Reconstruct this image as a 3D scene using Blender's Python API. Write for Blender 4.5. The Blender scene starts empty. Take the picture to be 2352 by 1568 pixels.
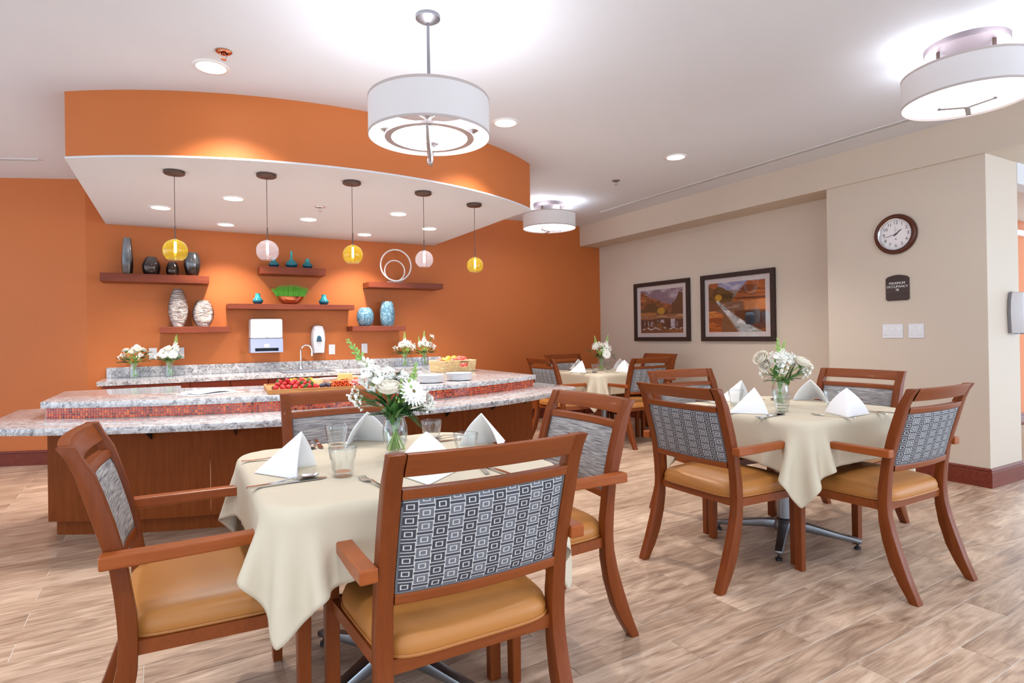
import bpy, bmesh, math, random
import numpy as np
from mathutils import Vector, Matrix

random.seed(7)
sc = bpy.context.scene
COL = sc.collection
PI = math.pi
rad = math.radians
sin, cos = math.sin, math.cos

# ------------------------------------------------------------------ camera
YAW, PIT, ROL = rad(29.67), rad(.149), rad(-.88)
FOC, PCX, PCY = 1346.52, 1176.0, 764.8
_r = Vector((cos(YAW), -sin(YAW), 0))
_f = Vector((sin(YAW)*cos(PIT), cos(YAW)*cos(PIT), sin(PIT)))
_u = _r.cross(_f)
_r2 = cos(ROL)*_r + sin(ROL)*_u
_u2 = -sin(ROL)*_r + cos(ROL)*_u
CAM = Vector((0, 0, 1.176))
cd = bpy.data.cameras.new('camera')
cam = bpy.data.objects.new('camera', cd)
COL.objects.link(cam)
cd.sensor_fit = 'HORIZONTAL'
cd.sensor_width = 36
cd.lens = FOC/2352*36
cd.shift_y = (PCY-784)/2352
cd.clip_start = .02
mw = Matrix((_r2, _u2, -_f)).transposed().to_4x4()
mw.translation = CAM
cam.matrix_world = mw
sc.camera = cam

def project(p):
    d = Vector(p)-CAM
    z = d.dot(_f)
    if z < .05: return None
    return PCX+FOC*d.dot(_r2)/z, PCY-FOC*d.dot(_u2)/z, z

# ------------------------------------------------------------------ world, exposure
W = bpy.data.worlds.new('world')
sc.world = W
W.use_nodes = True
W.node_tree.nodes['Background'].inputs[0].default_value = (.72, .85, 1, 1)
W.node_tree.nodes['Background'].inputs[1].default_value = 1.4
vs = sc.view_settings
vs.view_transform = 'Standard'
vs.look = 'None'
vs.exposure = 0.95
vs.gamma = 1
vs.use_curve_mapping = False
try:
    sc.cycles.use_denoising = True
    sc.cycles.max_bounces = 10
    sc.cycles.transparent_max_bounces = 24
    sc.cycles.caustics_reflective = False
    sc.cycles.caustics_refractive = False
    sc.cycles.sample_clamp_indirect = 6
except Exception:
    pass

WARM = (1, .94, .88)
NEUT = (.92, .95, 1)
COOL = (.88, .92, 1.0)
P_SOFFIT, P_CEIL, P_PEND, P_FLUSH, P_FILL = 74, 105, 12, 5, 42

def lamp(name, typ, loc, power, color, **kw):
    d = bpy.data.lights.new(name, typ)
    d.energy = power
    d.color = color
    for k, v in kw.items(): setattr(d, k, v)
    o = bpy.data.objects.new(name, d)
    o.location = loc
    COL.objects.link(o)
    return o

# added bluish area light: assumed daylight, unseen, right of and behind the camera
day = lamp('assumed_daylight', 'AREA', (7.6, -3.6, 1.55), 85, (.62, .78, 1), shape='RECTANGLE', size=3.2, size_y=2.2)
day.rotation_euler = (Vector((5.2, 2.0, 1.2))-Vector((7.6, -3.6, 1.55))).to_track_quat('-Z', 'Y').to_euler()

# ------------------------------------------------------------------ materials
def lin(c):
    return tuple(((x/255)/12.92 if x/255 <= .04045 else ((x/255+.055)/1.055)**2.4) for x in c)

class NT:
    def __init__(s, m):
        m.use_nodes = True
        s.t = m.node_tree
        s.b = s.t.nodes['Principled BSDF']
    def n(s, typ, **kw):
        nd = s.t.nodes.new(typ)
        for k, v in kw.items():
            if k.startswith('i'):
                key = k[1:]
                key = int(key) if key.isdigit() else key
                nd.inputs[key].default_value = v
            else: setattr(nd, k, v)
        return nd
    def l(s, a, b): s.t.links.new(a, b)
    def math(s, op, a, b=None, c=None):
        nd = s.t.nodes.new('ShaderNodeMath'); nd.operation = op
        for i, x in enumerate((a, b, c)):
            if x is None: continue
            if isinstance(x, (int, float)): nd.inputs[i].default_value = x
            else: s.l(x, nd.inputs[i])
        return nd.outputs[0]
    def ramp(s, fac, stops):
        nd = s.t.nodes.new('ShaderNodeValToRGB')
        el = nd.color_ramp.elements
        while len(el) < len(stops): el.new(.5)
        for e, (p, c) in zip(el, stops):
            e.position = p; e.color = (*c, 1)
        s.l(fac, nd.inputs[0])
        return nd.outputs[0]
    def mix(s, f, a, b, mode='MIX'):
        nd = s.t.nodes.new('ShaderNodeMix'); nd.data_type = 'RGBA'; nd.blend_type = mode
        for i, x in ((0, f), (6, a), (7, b)):
            if isinstance(x, (int, float)): nd.inputs[i].default_value = x
            elif isinstance(x, tuple): nd.inputs[i].default_value = (*x, 1)
            else: s.l(x, nd.inputs[i])
        return nd.outputs[2]
    def coord(s, kind='Object', scale=(1, 1, 1), rot=(0, 0, 0), src=None):
        if src is None:
            src = s.t.nodes.new('ShaderNodeTexCoord').outputs[kind]
        mp = s.n('ShaderNodeMapping'); mp.inputs['Scale'].default_value = scale; mp.inputs['Rotation'].default_value = rot
        s.l(src, mp.inputs[0])
        return mp.outputs[0]
    def noise(s, vec, scale=5, detail=4, rough=.5, dist=0):
        nd = s.n('ShaderNodeTexNoise'); nd.inputs['Scale'].default_value = scale; nd.inputs['Detail'].default_value = detail
        nd.inputs['Roughness'].default_value = rough; nd.inputs['Distortion'].default_value = dist
        s.l(vec, nd.inputs['Vector'])
        return nd.outputs[0]
    def bump(s, h, strength=.2, dist=.01):
        nd = s.n('ShaderNodeBump'); nd.inputs['Strength'].default_value = strength; nd.inputs['Distance'].default_value = dist
        s.l(h, nd.inputs['Height']); s.l(nd.outputs[0], s.b.inputs['Normal'])

def mat(name, rgb, rough=.5, metal=0, spec=.5, emit=None, es=0, coat=0, sss=0, transmission=0):
    m = bpy.data.materials.new(name)
    t = NT(m); b = t.b
    b.inputs['Base Color'].default_value = (*lin(rgb), 1)
    b.inputs['Roughness'].default_value = rough
    b.inputs['Metallic'].default_value = metal
    b.inputs['Specular IOR Level'].default_value = spec
    b.inputs['Coat Weight'].default_value = coat
    b.inputs['Transmission Weight'].default_value = transmission
    if sss:
        b.inputs['Subsurface Weight'].default_value = sss
        b.inputs['Subsurface Radius'].default_value = (.01, .008, .006)
    if emit:
        b.inputs['Emission Color'].default_value = (*lin(emit), 1)
        b.inputs['Emission Strength'].default_value = es
    return m

def paint_mat(name, rgb, rough=.6):
    m = mat(name, rgb, rough, spec=.3); t = NT(m)
    v = t.coord('Object')
    n = t.noise(v, 60, 3)
    t.bump(n, .06, .004)
    big = t.noise(v, 1.3, 3)
    c = lin(rgb)
    t.l(t.mix(big, tuple(x*.96 for x in c), tuple(min(1, x*1.04) for x in c)), t.b.inputs['Base Color'])
    return m

def wood_mat(name, a, b, rough=.35, axis='X', scale=1.0, coat=.15):
    m = mat(name, a, rough, coat=coat, spec=(.1 if name == 'bar_laminate' else .22)); t = NT(m)
    s = {'X': (1.2, 14, 14), 'Y': (14, 1.2, 14), 'Z': (14, 14, 1.2)}[axis]
    v = t.coord('Object', tuple(x*scale for x in s))
    n = t.noise(v, 3.2, 6, .6, .6)
    n2 = t.noise(t.coord('Object', tuple(x*scale*4 for x in s)), 6, 3, .6)
    f = t.math('ADD', t.math('MULTIPLY', n, .75), t.math('MULTIPLY', n2, .25))
    t.l(t.ramp(f, [(.30, lin(b)), (.62, lin(a))]), t.b.inputs['Base Color'])
    t.bump(n2, .05, .002)
    return m

MT = {}
MT['ceil'] = paint_mat('ceiling_paint', (222, 226, 233), .8)
MT['soffit'] = paint_mat('soffit_paint', (216, 217, 221), .8)
MT['orange'] = paint_mat('orange_paint', (196, 110, 56), .55)
MT['beige'] = paint_mat('greige_paint', (207, 193, 176), .6)
MT['pale'] = paint_mat('pale_paint', (214, 213, 213), .6)
MT['white'] = mat('white_plastic', (222, 222, 226), .3)
MT['offwhite'] = mat('white_trim', (232, 230, 228), .4)
MT['greyplastic'] = mat('smoke_plastic', (150, 158, 186), .25)
MT['darkgrey'] = mat('dark_slot', (70, 70, 74), .5)
MT['midgrey'] = mat('grey_plastic', (128, 124, 128), .4)
MT['black'] = mat('black_metal', (28, 26, 25), .45)
MT['chrome'] = mat('chrome', (235, 235, 238), .08, 1)
MT['nickel'] = mat('brushed_nickel', (186, 182, 184), .32, 1)
MT['steel'] = mat('cutlery_steel', (205, 203, 203), .14, 1)
MT['castmetal'] = mat('cast_metal', (150, 152, 156), .38, 1)
MT['bronze'] = mat('bronze_canopy', (92, 74, 66), .4, .6)
MT['copper'] = mat('copper_bowl', (214, 150, 122), .12, 1)
MT['chairwood'] = wood_mat('cherry_chair_wood', (124, 60, 22), (108, 49, 16), .38, 'Z', .8, .04)
MT['railwood'] = wood_mat('cherry_rail_wood', (136, 69, 30), (120, 58, 23), .36, 'X', .8, .06)
MT['armwood'] = wood_mat('cherry_arm_wood', (158, 82, 36), (138, 68, 27), .32, 'Y', .8, .1)
MT['barwood'] = wood_mat('bar_laminate', (128, 64, 24), (110, 52, 17), .5, 'Z', .9, .0)
MT['shelfwood'] = wood_mat('shelf_cherry', (130, 62, 38), (106, 47, 28), .4, 'X', 1, .05)
MT['cabwood'] = wood_mat('cabinet_cherry', (150, 68, 44), (122, 50, 32), .35, 'X', 1, .15)
MT['basewood'] = wood_mat('baseboard_cherry', (122, 54, 38), (98, 40, 28), .35, 'X', 1, .1)
MT['board'] = wood_mat('serving_board_wood', (196, 138, 84), (166, 106, 58), .45, 'X', 1.5, 0)
MT['clockwood'] = wood_mat('clock_wood', (92, 44, 24), (66, 28, 15), .25, 'X', 1, .3)
MT['frame'] = wood_mat('picture_frame_wood', (66, 50, 44), (50, 37, 33), .45, 'X', 1, 0)
MT['signwood'] = wood_mat('sign_wood', (78, 64, 60), (58, 46, 43), .5, 'Y', 1, 0)
MT['vinyl'] = mat('tan_vinyl', (176, 116, 56), .42, spec=.4)
_t = NT(MT['vinyl']); _t.bump(_t.noise(_t.coord('Object'), 350, 2), .06, .002)
MT['piping'] = mat('tan_piping', (170, 108, 50), .45)
MT['greypiping'] = mat('grey_piping', (98, 98, 102), .8)
MT['matboard'] = mat('white_mat_board', (226, 218, 218), .6)
MT['clockface'] = mat('clock_face', (236, 230, 230), .4)
MT['ink'] = mat('dark_ink', (60, 44, 40), .6)
MT['signtext'] = mat('white_lettering', (240, 238, 236), .5)
MT['grout'] = mat('floor_grout', (216, 206, 194), .85)
MT['tilegrout'] = mat('mosaic_grout', (196, 178, 170), .8)
MT['plate'] = mat('white_china', (228, 228, 232), .18)
MT['green'] = mat('leaf_green', (72, 118, 50), .45, sss=.1)
MT['dgreen'] = mat('dark_leaf', (46, 84, 38), .45, sss=.1)
MT['lgreen'] = mat('light_stem', (140, 178, 82), .45, sss=.1)
MT['budgreen'] = mat('bud_green', (160, 196, 104), .5, sss=.1)
MT['petal'] = mat('white_petal', (250, 248, 240), .55, sss=.15)
MT['cream'] = mat('cream_petal', (248, 240, 224), .55, sss=.15)
MT['daisyeye'] = mat('daisy_centre', (120, 110, 60), .8)
MT['grass'] = mat('grass_blade', (92, 172, 50), .5)
MT['straw'] = mat('strawberry', (196, 40, 44), .3)
MT['mango'] = mat('mango', (246, 190, 40), .35)
MT['plum'] = mat('plum', (62, 52, 74), .3)
MT['grape'] = mat('olive_green_fruit', (150, 150, 70), .3)
MT['cheese'] = mat('yellow_cheese', (232, 196, 128), .5, sss=.1)
MT['cheese2'] = mat('pale_cheese', (240, 222, 176), .5, sss=.1)
MT['salami'] = mat('pink_salami', (226, 158, 152), .5)
MT['proscuitto'] = mat('orange_cured_meat', (226, 92, 38), .5)
MT['fat'] = mat('meat_fat', (246, 226, 206), .5)
MT['cracker'] = mat('cracker', (222, 170, 100), .7)
MT['orangefruit'] = mat('orange_peel', (246, 166, 40), .4)
MT['apple'] = mat('red_apple', (210, 96, 82), .3)
MT['banana'] = mat('banana_peel', (240, 196, 70), .5)
MT['leather'] = mat('brown_leather', (128, 74, 46), .5)
MT['carpet'] = mat('corridor_carpet', (190, 172, 148), .95)
MT['water'] = None

def napkin_mat(name, rgb, sc_=900):
    m = mat(name, rgb, .85, spec=.2); t = NT(m)
    t.bump(t.noise(t.coord('Object'), sc_, 2), .12, .001)
    return m
MT['napkin'] = napkin_mat('white_linen', (246, 246, 248))
MT['cloth'] = napkin_mat('cream_tablecloth', (208, 197, 175), 1200)

def thin_glass(name, tint=(1, 1, 1), gloss=1.0, rough=.0, ior=1.5, body=None, bodyf=0):
    m = bpy.data.materials.new(name); m.use_nodes = True
    t = m.node_tree; t.nodes.clear()
    out = t.nodes.new('ShaderNodeOutputMaterial')
    tr = t.nodes.new('ShaderNodeBsdfTransparent'); tr.inputs[0].default_value = (*tint, 1)
    gl = t.nodes.new('ShaderNodeBsdfGlossy'); gl.inputs['Roughness'].default_value = .02
    lw = t.nodes.new('ShaderNodeLayerWeight'); lw.inputs[0].default_value = .5
    pw = t.nodes.new('ShaderNodeMath'); pw.operation = 'POWER'; pw.inputs[1].default_value = 2.6
    t.links.new(lw.outputs['Facing'], pw.inputs[0])
    mul = t.nodes.new('ShaderNodeMath'); mul.operation = 'MULTIPLY_ADD'; mul.inputs[1].default_value = .55*gloss; mul.inputs[2].default_value = .045*gloss
    t.links.new(pw.outputs[0], mul.inputs[0])
    mx = t.nodes.new('ShaderNodeMixShader')
    t.links.new(mul.outputs[0], mx.inputs[0])
    src = tr.outputs[0]
    if body:
        tl = t.nodes.new('ShaderNodeBsdfTranslucent'); tl.inputs[0].default_value = (*body, 1)
        m2 = t.nodes.new('ShaderNodeMixShader'); m2.inputs[0].default_value = bodyf
        t.links.new(tr.outputs[0], m2.inputs[1]); t.links.new(tl.outputs[0], m2.inputs[2])
        src = m2.outputs[0]
    t.links.new(src, mx.inputs[1]); t.links.new(gl.outputs[0], mx.inputs[2])
    t.links.new(mx.outputs[0], out.inputs[0])
    return m
MT['glass'] = thin_glass('clear_glass', (.972, .98, .976), 1.35)
MT['water'] = thin_glass('vase_water', (.93, .97, .95), .4, ior=1.33)
MT['amber'] = thin_glass('amber_glass', (.90, .76, .10), .9, body=(.95, .82, .08), bodyf=.22)
MT['lilac'] = thin_glass('lilac_glass', (.86, .83, .95), .9, body=(.9, .88, 1), bodyf=.22)

def emis(name, rgb, s):
    return mat(name, (255, 255, 255), .5, emit=rgb, es=s)
MT['lens'] = emis('downlight_lens', (255, 250, 244), 6)
MT['diffuser'] = emis('lamp_diffuser', (252, 248, 252), 1.1)
MT['bulb'] = emis('bulb_glow', (255, 240, 214), 14)
MT['shade'] = mat('linen_shade', (205, 200, 200), .8, emit=(255, 250, 248), es=.06)
_t = NT(MT['shade']); _t.bump(_t.noise(_t.coord('Object', (1, 1, .2)), 700, 2), .08, .001)
MT['canopy'] = mat('mauve_grey_canopy', (128, 114, 118), .5)
MT['rodmetal'] = mat('dark_nickel', (128, 126, 130), .42, .9)
MT['shadetrim'] = mat('shade_trim', (176, 164, 160), .6, emit=(255, 240, 230), es=.03)

def granite():
    m = mat('grey_granite', (214, 210, 208), .12); t = NT(m)
    v = t.coord('Object')
    wv = t.noise(v, 5, 4, .55)
    vv = t.n('ShaderNodeVectorMath', operation='ADD')
    cx = t.n('ShaderNodeTexNoise'); cx.inputs['Scale'].default_value = 6; cx.inputs['Detail'].default_value = 4
    t.l(v, cx.inputs['Vector'])
    sc2 = t.n('ShaderNodeVectorMath', operation='SCALE'); sc2.inputs['Scale'].default_value = .16
    t.l(cx.outputs[1], sc2.inputs[0]); t.l(v, vv.inputs[0]); t.l(sc2.outputs[0], vv.inputs[1])
    a = t.noise(vv.outputs[0], 22, 8, .62, 1.6)
    vein = t.math('ABSOLUTE', t.math('SUBTRACT', a, .5))
    veinf = t.ramp(vein, [(0, (1, 1, 1)), (.035, (0, 0, 0))])
    b = t.noise(vv.outputs[0], 40, 6, .65, .8)
    base = t.ramp(b, [(.30, lin((92, 90, 93))), (.42, lin((150, 147, 149))), (.53, lin((196, 194, 195))), (.70, lin((224, 223, 224)))])
    msk = t.ramp(t.noise(v, 9, 3), [(.46, (0, 0, 0)), (.62, (1, 1, 1))])
    f = t.math('MULTIPLY', t.math('MULTIPLY', veinf, msk), .85)
    t.l(t.mix(f, base, lin((70, 64, 66))), t.b.inputs['Base Color'])
    t.b.inputs['Coat Weight'].default_value = .3
    return m
MT['granite'] = granite()

def floor_mat():
    m = mat('wood_look_tile', (160, 132, 110), .32); t = NT(m)
    g = t.n('ShaderNodeNewGeometry')
    vr = t.n('ShaderNodeVectorRotate', rotation_type='Z_AXIS'); vr.inputs['Angle'].default_value = -FL_TH
    t.l(g.outputs['Position'], vr.inputs['Vector'])
    sx = t.n('ShaderNodeSeparateXYZ'); t.l(vr.outputs[0], sx.inputs[0])
    row = t.math('FLOOR', t.math('DIVIDE', t.math('SUBTRACT', sx.outputs[1], FL_Y0), FL_W))
    par = t.math('FLOORED_MODULO', row, 2)
    col = t.math('FLOOR', t.math('DIVIDE', t.math('SUBTRACT', t.math('SUBTRACT', sx.outputs[0], FL_X0), t.math('MULTIPLY', par, -FL_L/2)), FL_L))
    cmb = t.n('ShaderNodeCombineXYZ'); t.l(row, cmb.inputs[0]); t.l(col, cmb.inputs[1])
    wn = t.n('ShaderNodeTexWhiteNoise', noise_dimensions='3D'); t.l(cmb.outputs[0], wn.inputs['Vector'])
    off = t.n('ShaderNodeVectorMath', operation='SCALE'); off.inputs['Scale'].default_value = 37.0
    t.l(wn.outputs['Color'], off.inputs[0])
    ad = t.n('ShaderNodeVectorMath', operation='ADD'); t.l(vr.outputs[0], ad.inputs[0]); t.l(off.outputs[0], ad.inputs[1])
    v1 = t.coord(scale=(1.3, 7, 1), src=ad.outputs[0])
    v2 = t.coord(scale=(2.2, 60, 1), src=ad.outputs[0])
    n1 = t.noise(v1, 2.0, 5, .55, 2.2)
    n2 = t.noise(v2, 2.2, 4, .6, .9)
    n3 = t.noise(t.coord(scale=(1, 2.5, 1), src=ad.outputs[0]), 3.0, 3, .5)
    f = t.math('ADD', t.math('ADD', t.math('MULTIPLY', n1, .5), t.math('MULTIPLY', n2, .28)), t.math('MULTIPLY', n3, .22))
    f = t.math('ADD', f, t.math('MULTIPLY', t.math('SUBTRACT', wn.outputs['Value'], .5), .10))
    c = t.ramp(f, [(.33, lin((130, 103, 85))), (.45, lin((168, 140, 118))), (.55, lin((196, 168, 145))), (.68, lin((222, 198, 174)))])
    t.l(c, t.b.inputs['Base Color'])
    t.bump(n2, .05, .002)
    return m
FL_TH, FL_W, FL_L = rad(1.72), .1523, .858
_c, _s = cos(-FL_TH), sin(-FL_TH)
_rx, _ry = _c*2.04-_s*1.974, _s*2.04+_c*1.974
FL_X0 = _rx % FL_L
FL_Y0 = _ry-FL_W*30            # 30 is even: the row above 1.974 m takes FL_X0
MT['plank'] = floor_mat()

def stria():
    m = mat('grey_striped_fabric', (150, 148, 150), .9, spec=.1); t = NT(m)
    v = t.coord('Object', (2.2, 1, 60))
    n = t.noise(v, 5, 5, .65, .35)
    t.l(t.ramp(n, [(.30, lin((66, 66, 72))), (.45, lin((126, 124, 126))), (.56, lin((168, 164, 162))), (.70, lin((200, 196, 190)))]), t.b.inputs['Base Color'])
    t.bump(n, .15, .002)
    return m
MT['stria'] = stria()

def squares():
    m = mat('square_pattern_fabric', (90, 90, 96), .9, spec=.1); t = NT(m)
    v = t.coord('Object')
    sx = t.n('ShaderNodeSeparateXYZ'); t.l(v, sx.inputs[0])
    P = .0368; V = .0335
    u = t.math('DIVIDE', sx.outputs[0], P)
    col = t.math('FLOOR', u)
    par = t.math('FLOORED_MODULO', col, 2)
    w = t.math('ADD', t.math('DIVIDE', sx.outputs[2], V), t.math('MULTIPLY', par, .5))
    fu = t.math('ABSOLUTE', t.math('SUBTRACT', t.math('FRACT', u), .5))
    fv = t.math('ABSOLUTE', t.math('SUBTRACT', t.math('FRACT', w), .5))
    d = t.math('MAXIMUM', t.math('MULTIPLY', fu, .758), fv)
    def band(x, a, b):
        return t.math('MULTIPLY', t.math('GREATER_THAN', x, a), t.math('LESS_THAN', x, b))
    lines = t.math('MAXIMUM', band(d, .345, .405), band(d, .13, .19))
    # bars carrying on between the squares of the neighbouring columns
    dk, mid, li = lin((50, 48, 58)), lin((104, 106, 114)), lin((206, 205, 200))
    wear = t.noise(v, 700, 2)
    fill = t.mix(par, dk, mid)
    gap = t.math('GREATER_THAN', d, .405)
    c = t.mix(gap, fill, dk)
    c = t.mix(lines, c, li)
    c = t.mix(t.math('MULTIPLY', wear, .25), c, lin((150, 152, 160)))
    t.l(c, t.b.inputs['Base Color'])
    t.bump(lines, .12, .001)
    return m
MT['squares'] = squares()

def glaze(name, top, bot, z0, z1, rough=.15, metal=0, streak=0):
    m = mat(name, top, rough, metal); t = NT(m)
    v = t.coord('Object')
    sx = t.n('ShaderNodeSeparateXYZ'); t.l(v, sx.inputs[0])
    n = t.noise(t.coord('Object', (3, 3, 40 if streak else 8)), 6, 4)
    f = t.math('ADD', t.math('DIVIDE', t.math('SUBTRACT', sx.outputs[2], z0), z1-z0), t.math('MULTIPLY', t.math('SUBTRACT', n, .5), .5 if streak else .25))
    t.l(t.ramp(f, [(0, lin(bot)), (1, lin(top))]), t.b.inputs['Base Color'])
    return m
MT['teal'] = glaze('teal_glaze', (60, 170, 178), (12, 74, 96), .02, .10, .12)
MT['smoke'] = glaze('smoky_lustre_glaze', (150, 160, 168), (74, 62, 56), .08, .24, .16, .85, 1)
def crackle():
    m = mat('blue_crackle_glaze', (110, 150, 170), .2); t = NT(m)
    vo = t.n('ShaderNodeTexVoronoi'); vo.inputs['Scale'].default_value = 60
    t.l(t.coord('Object'), vo.inputs['Vector'])
    n = t.noise(t.coord('Object'), 25, 4)
    f = t.math('ADD', t.math('MULTIPLY', vo.outputs['Distance'], .5), t.math('MULTIPLY', n, .6))
    t.l(t.ramp(f, [(.3, lin((66, 104, 126))), (.55, lin((92, 134, 156))), (.8, lin((156, 186, 198)))]), t.b.inputs['Base Color'])
    return m
MT['crackle'] = crackle()
def silver():
    m = mat('textured_silver', (176, 168, 162), .22, 1); t = NT(m)
    n = t.noise(t.coord('Object', (3, 3, 45)), 5, 5, .6, .6)
    t.bump(n, .8, .012)
    t.l(t.ramp(n, [(.35, lin((116, 98, 88))), (.6, lin((206, 200, 196)))]), t.b.inputs['Base Color'])
    return m
MT['silver'] = silver()
def tilemat():
    m = mat('red_glass_mosaic', (200, 70, 30), .12, coat=.4); t = NT(m)
    at = t.n('ShaderNodeAttribute', attribute_name='tone')
    t.l(t.ramp(at.outputs['Fac'], [(0, lin((118, 30, 16))), (.35, lin((176, 52, 24))), (.7, lin((208, 70, 28))), (1, lin((240, 108, 32)))]), t.b.inputs['Base Color'])
    return m
MT['mosaic'] = tilemat()
def wicker():
    m = mat('woven_seagrass', (212, 184, 134), .75); t = NT(m)
    n = t.noise(t.coord('Object'), 90, 3)
    t.l(t.ramp(n, [(.3, lin((176, 142, 92))), (.6, lin((226, 202, 158)))]), t.b.inputs['Base Color'])
    return m
MT['wicker'] = wicker()
def print_mat():
    m = mat('photo_print', (128, 128, 128), .25, spec=.4); t = NT(m)
    at = t.n('ShaderNodeAttribute', attribute_name='paint')
    t.l(at.outputs['Color'], t.b.inputs['Base Color'])
    return m
MT['print'] = print_mat()

# ------------------------------------------------------------------ mesh builder
class MB:
    def __init__(s): s.v, s.f = [], []
    def start(s): return len(s.v)
    def tf(s, m, i0=0):
        for i in range(i0, len(s.v)):
            s.v[i] = tuple(m @ Vector(s.v[i]))
        return s
    def box(s, x0, x1, y0, y1, z0, z1, b=0):
        i = len(s.v)
        if b <= 0:
            s.v += [(x0, y0, z0), (x1, y0, z0), (x1, y1, z0), (x0, y1, z0), (x0, y0, z1), (x1, y0, z1), (x1, y1, z1), (x0, y1, z1)]
            s.f += [tuple(i+k for k in q) for q in ((0, 3, 2, 1), (4, 5, 6, 7), (0, 1, 5, 4), (1, 2, 6, 5), (2, 3, 7, 6), (3, 0, 4, 7))]
            return s
        bm = bmesh.new()
        bmesh.ops.create_cube(bm, size=1, matrix=Matrix.Translation(((x0+x1)/2, (y0+y1)/2, (z0+z1)/2)) @ Matrix.Diagonal((x1-x0, y1-y0, z1-z0, 1)))
        bmesh.ops.bevel(bm, geom=bm.edges[:], offset=b, segments=2, profile=.5, affect='EDGES')
        s.add_bm(bm)
        return s
    def add_bm(s, bm):
        i = len(s.v)
        bm.verts.index_update()
        s.v += [tuple(v.co) for v in bm.verts]
        s.f += [tuple(i+v.index for v in f.verts) for f in bm.faces]
        bm.free()
    def prism(s, poly, z0, z1, axis='z'):
        i = len(s.v); n = len(poly)
        def P(a, b, c): return {'z': (a, b, c), 'x': (c, a, b), 'y': (a, c, b)}[axis]
        s.v += [P(a, b, z0) for a, b in poly]+[P(a, b, z1) for a, b in poly]
        s.f.append(tuple(i+k for k in reversed(range(n)))); s.f.append(tuple(i+n+k for k in range(n)))
        for k in range(n):
            j = (k+1) % n
            s.f.append((i+k, i+j, i+n+j, i+n+k))
        return s
    def lathe(s, prof, n=24, c=(0, 0, 0), cap=True, flute=None):
        i = len(s.v); m = len(prof)
        for j, (r, z) in enumerate(prof):
            for k in range(n):
                a = 2*PI*k/n
                rr = r*(flute(a, z) if flute else 1)
                s.v.append((c[0]+rr*cos(a), c[1]+rr*sin(a), c[2]+z))
        for j in range(m-1):
            for k in range(n):
                k2 = (k+1) % n
                s.f.append((i+j*n+k, i+j*n+k2, i+(j+1)*n+k2, i+(j+1)*n+k))
        if cap:
            if prof[0][0] > 1e-5: s.f.append(tuple(i+k for k in reversed(range(n))))
            if prof[-1][0] > 1e-5: s.f.append(tuple(i+(m-1)*n+k for k in range(n)))
        return s
    def tube(s, pts, r, n=8, cap=True, flat=1.0):
        pts = [Vector(p) for p in pts]; m = len(pts); i = len(s.v)
        up = Vector((0, 0, 1))
        for j, p in enumerate(pts):
            t = (pts[min(j+1, m-1)]-pts[max(j-1, 0)])
            t = t.normalized() if t.length > 1e-9 else Vector((0, 0, 1))
            ref = up if abs(t.z) < .95 else Vector((1, 0, 0))
            a = t.cross(ref).normalized(); b = a.cross(t).normalized()
            rr = r[j] if isinstance(r, (list, tuple)) else r
            for k in range(n):
                th = 2*PI*k/n
                s.v.append(tuple(p+a*rr*cos(th)+b*rr*flat*sin(th)))
        for j in range(m-1):
            for k in range(n):
                k2 = (k+1) % n
                s.f.append((i+j*n+k, i+j*n+k2, i+(j+1)*n+k2, i+(j+1)*n+k))
        if cap:
            s.f.append(tuple(i+k for k in reversed(range(n)))); s.f.append(tuple(i+(m-1)*n+k for k in range(n)))
        return s
    def grid(s, fn, nu, nv, closeu=False):
        i = len(s.v)
        for a in range(nu+(0 if closeu else 1)):
            for b in range(nv+1):
                s.v.append(tuple(fn(a/nu, b/nv)))
        w = nv+1
        for a in range(nu):
            a2 = (a+1) % nu if closeu else a+1
            for b in range(nv):
                s.f.append((i+a*w+b, i+a2*w+b, i+a2*w+b+1, i+a*w+b+1))
        return s
    def ball(s, c, r, nu=10, nv=6, rot=None):
        if isinstance(r, (int, float)): r = (r, r, r)
        i = len(s.v)
        pr = [(max(1e-6, sin(PI*j/nv)), -cos(PI*j/nv)) for j in range(nv+1)]
        s.lathe(pr, nu, cap=False)
        m = Matrix.Translation(c) @ (rot.to_4x4() if rot else Matrix.Identity(4)) @ Matrix.Diagonal((*r, 1))
        return s.tf(m, i)
    def strip(s, pts, widths, thick, lateral=None):
        """flat bar along pts, horizontal across"""
        pts = [Vector(p) for p in pts]; i = len(s.v); m = len(pts)
        for j, p in enumerate(pts):
            t = (pts[min(j+1, m-1)]-pts[max(j-1, 0)]).normalized()
            a = Vector(lateral) if lateral else Vector((0, 0, 1)).cross(t).normalized()
            b = t.cross(a).normalized()
            w = widths[j]/2 if isinstance(widths, (list, tuple)) else widths/2
            h = thick[j]/2 if isinstance(thick, (list, tuple)) else thick/2
            for q in ((-1, -1), (1, -1), (1, 1), (-1, 1)):
                s.v.append(tuple(p+a*w*q[0]+b*h*q[1]))
        for j in range(m-1):
            for k in range(4):
                k2 = (k+1) % 4
                s.f.append((i+j*4+k, i+j*4+k2, i+(j+1)*4+k2, i+(j+1)*4+k))
        s.f.append((i+3, i+2, i+1, i)); s.f.append(tuple(i+(m-1)*4+k for k in range(4)))
        return s
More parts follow.
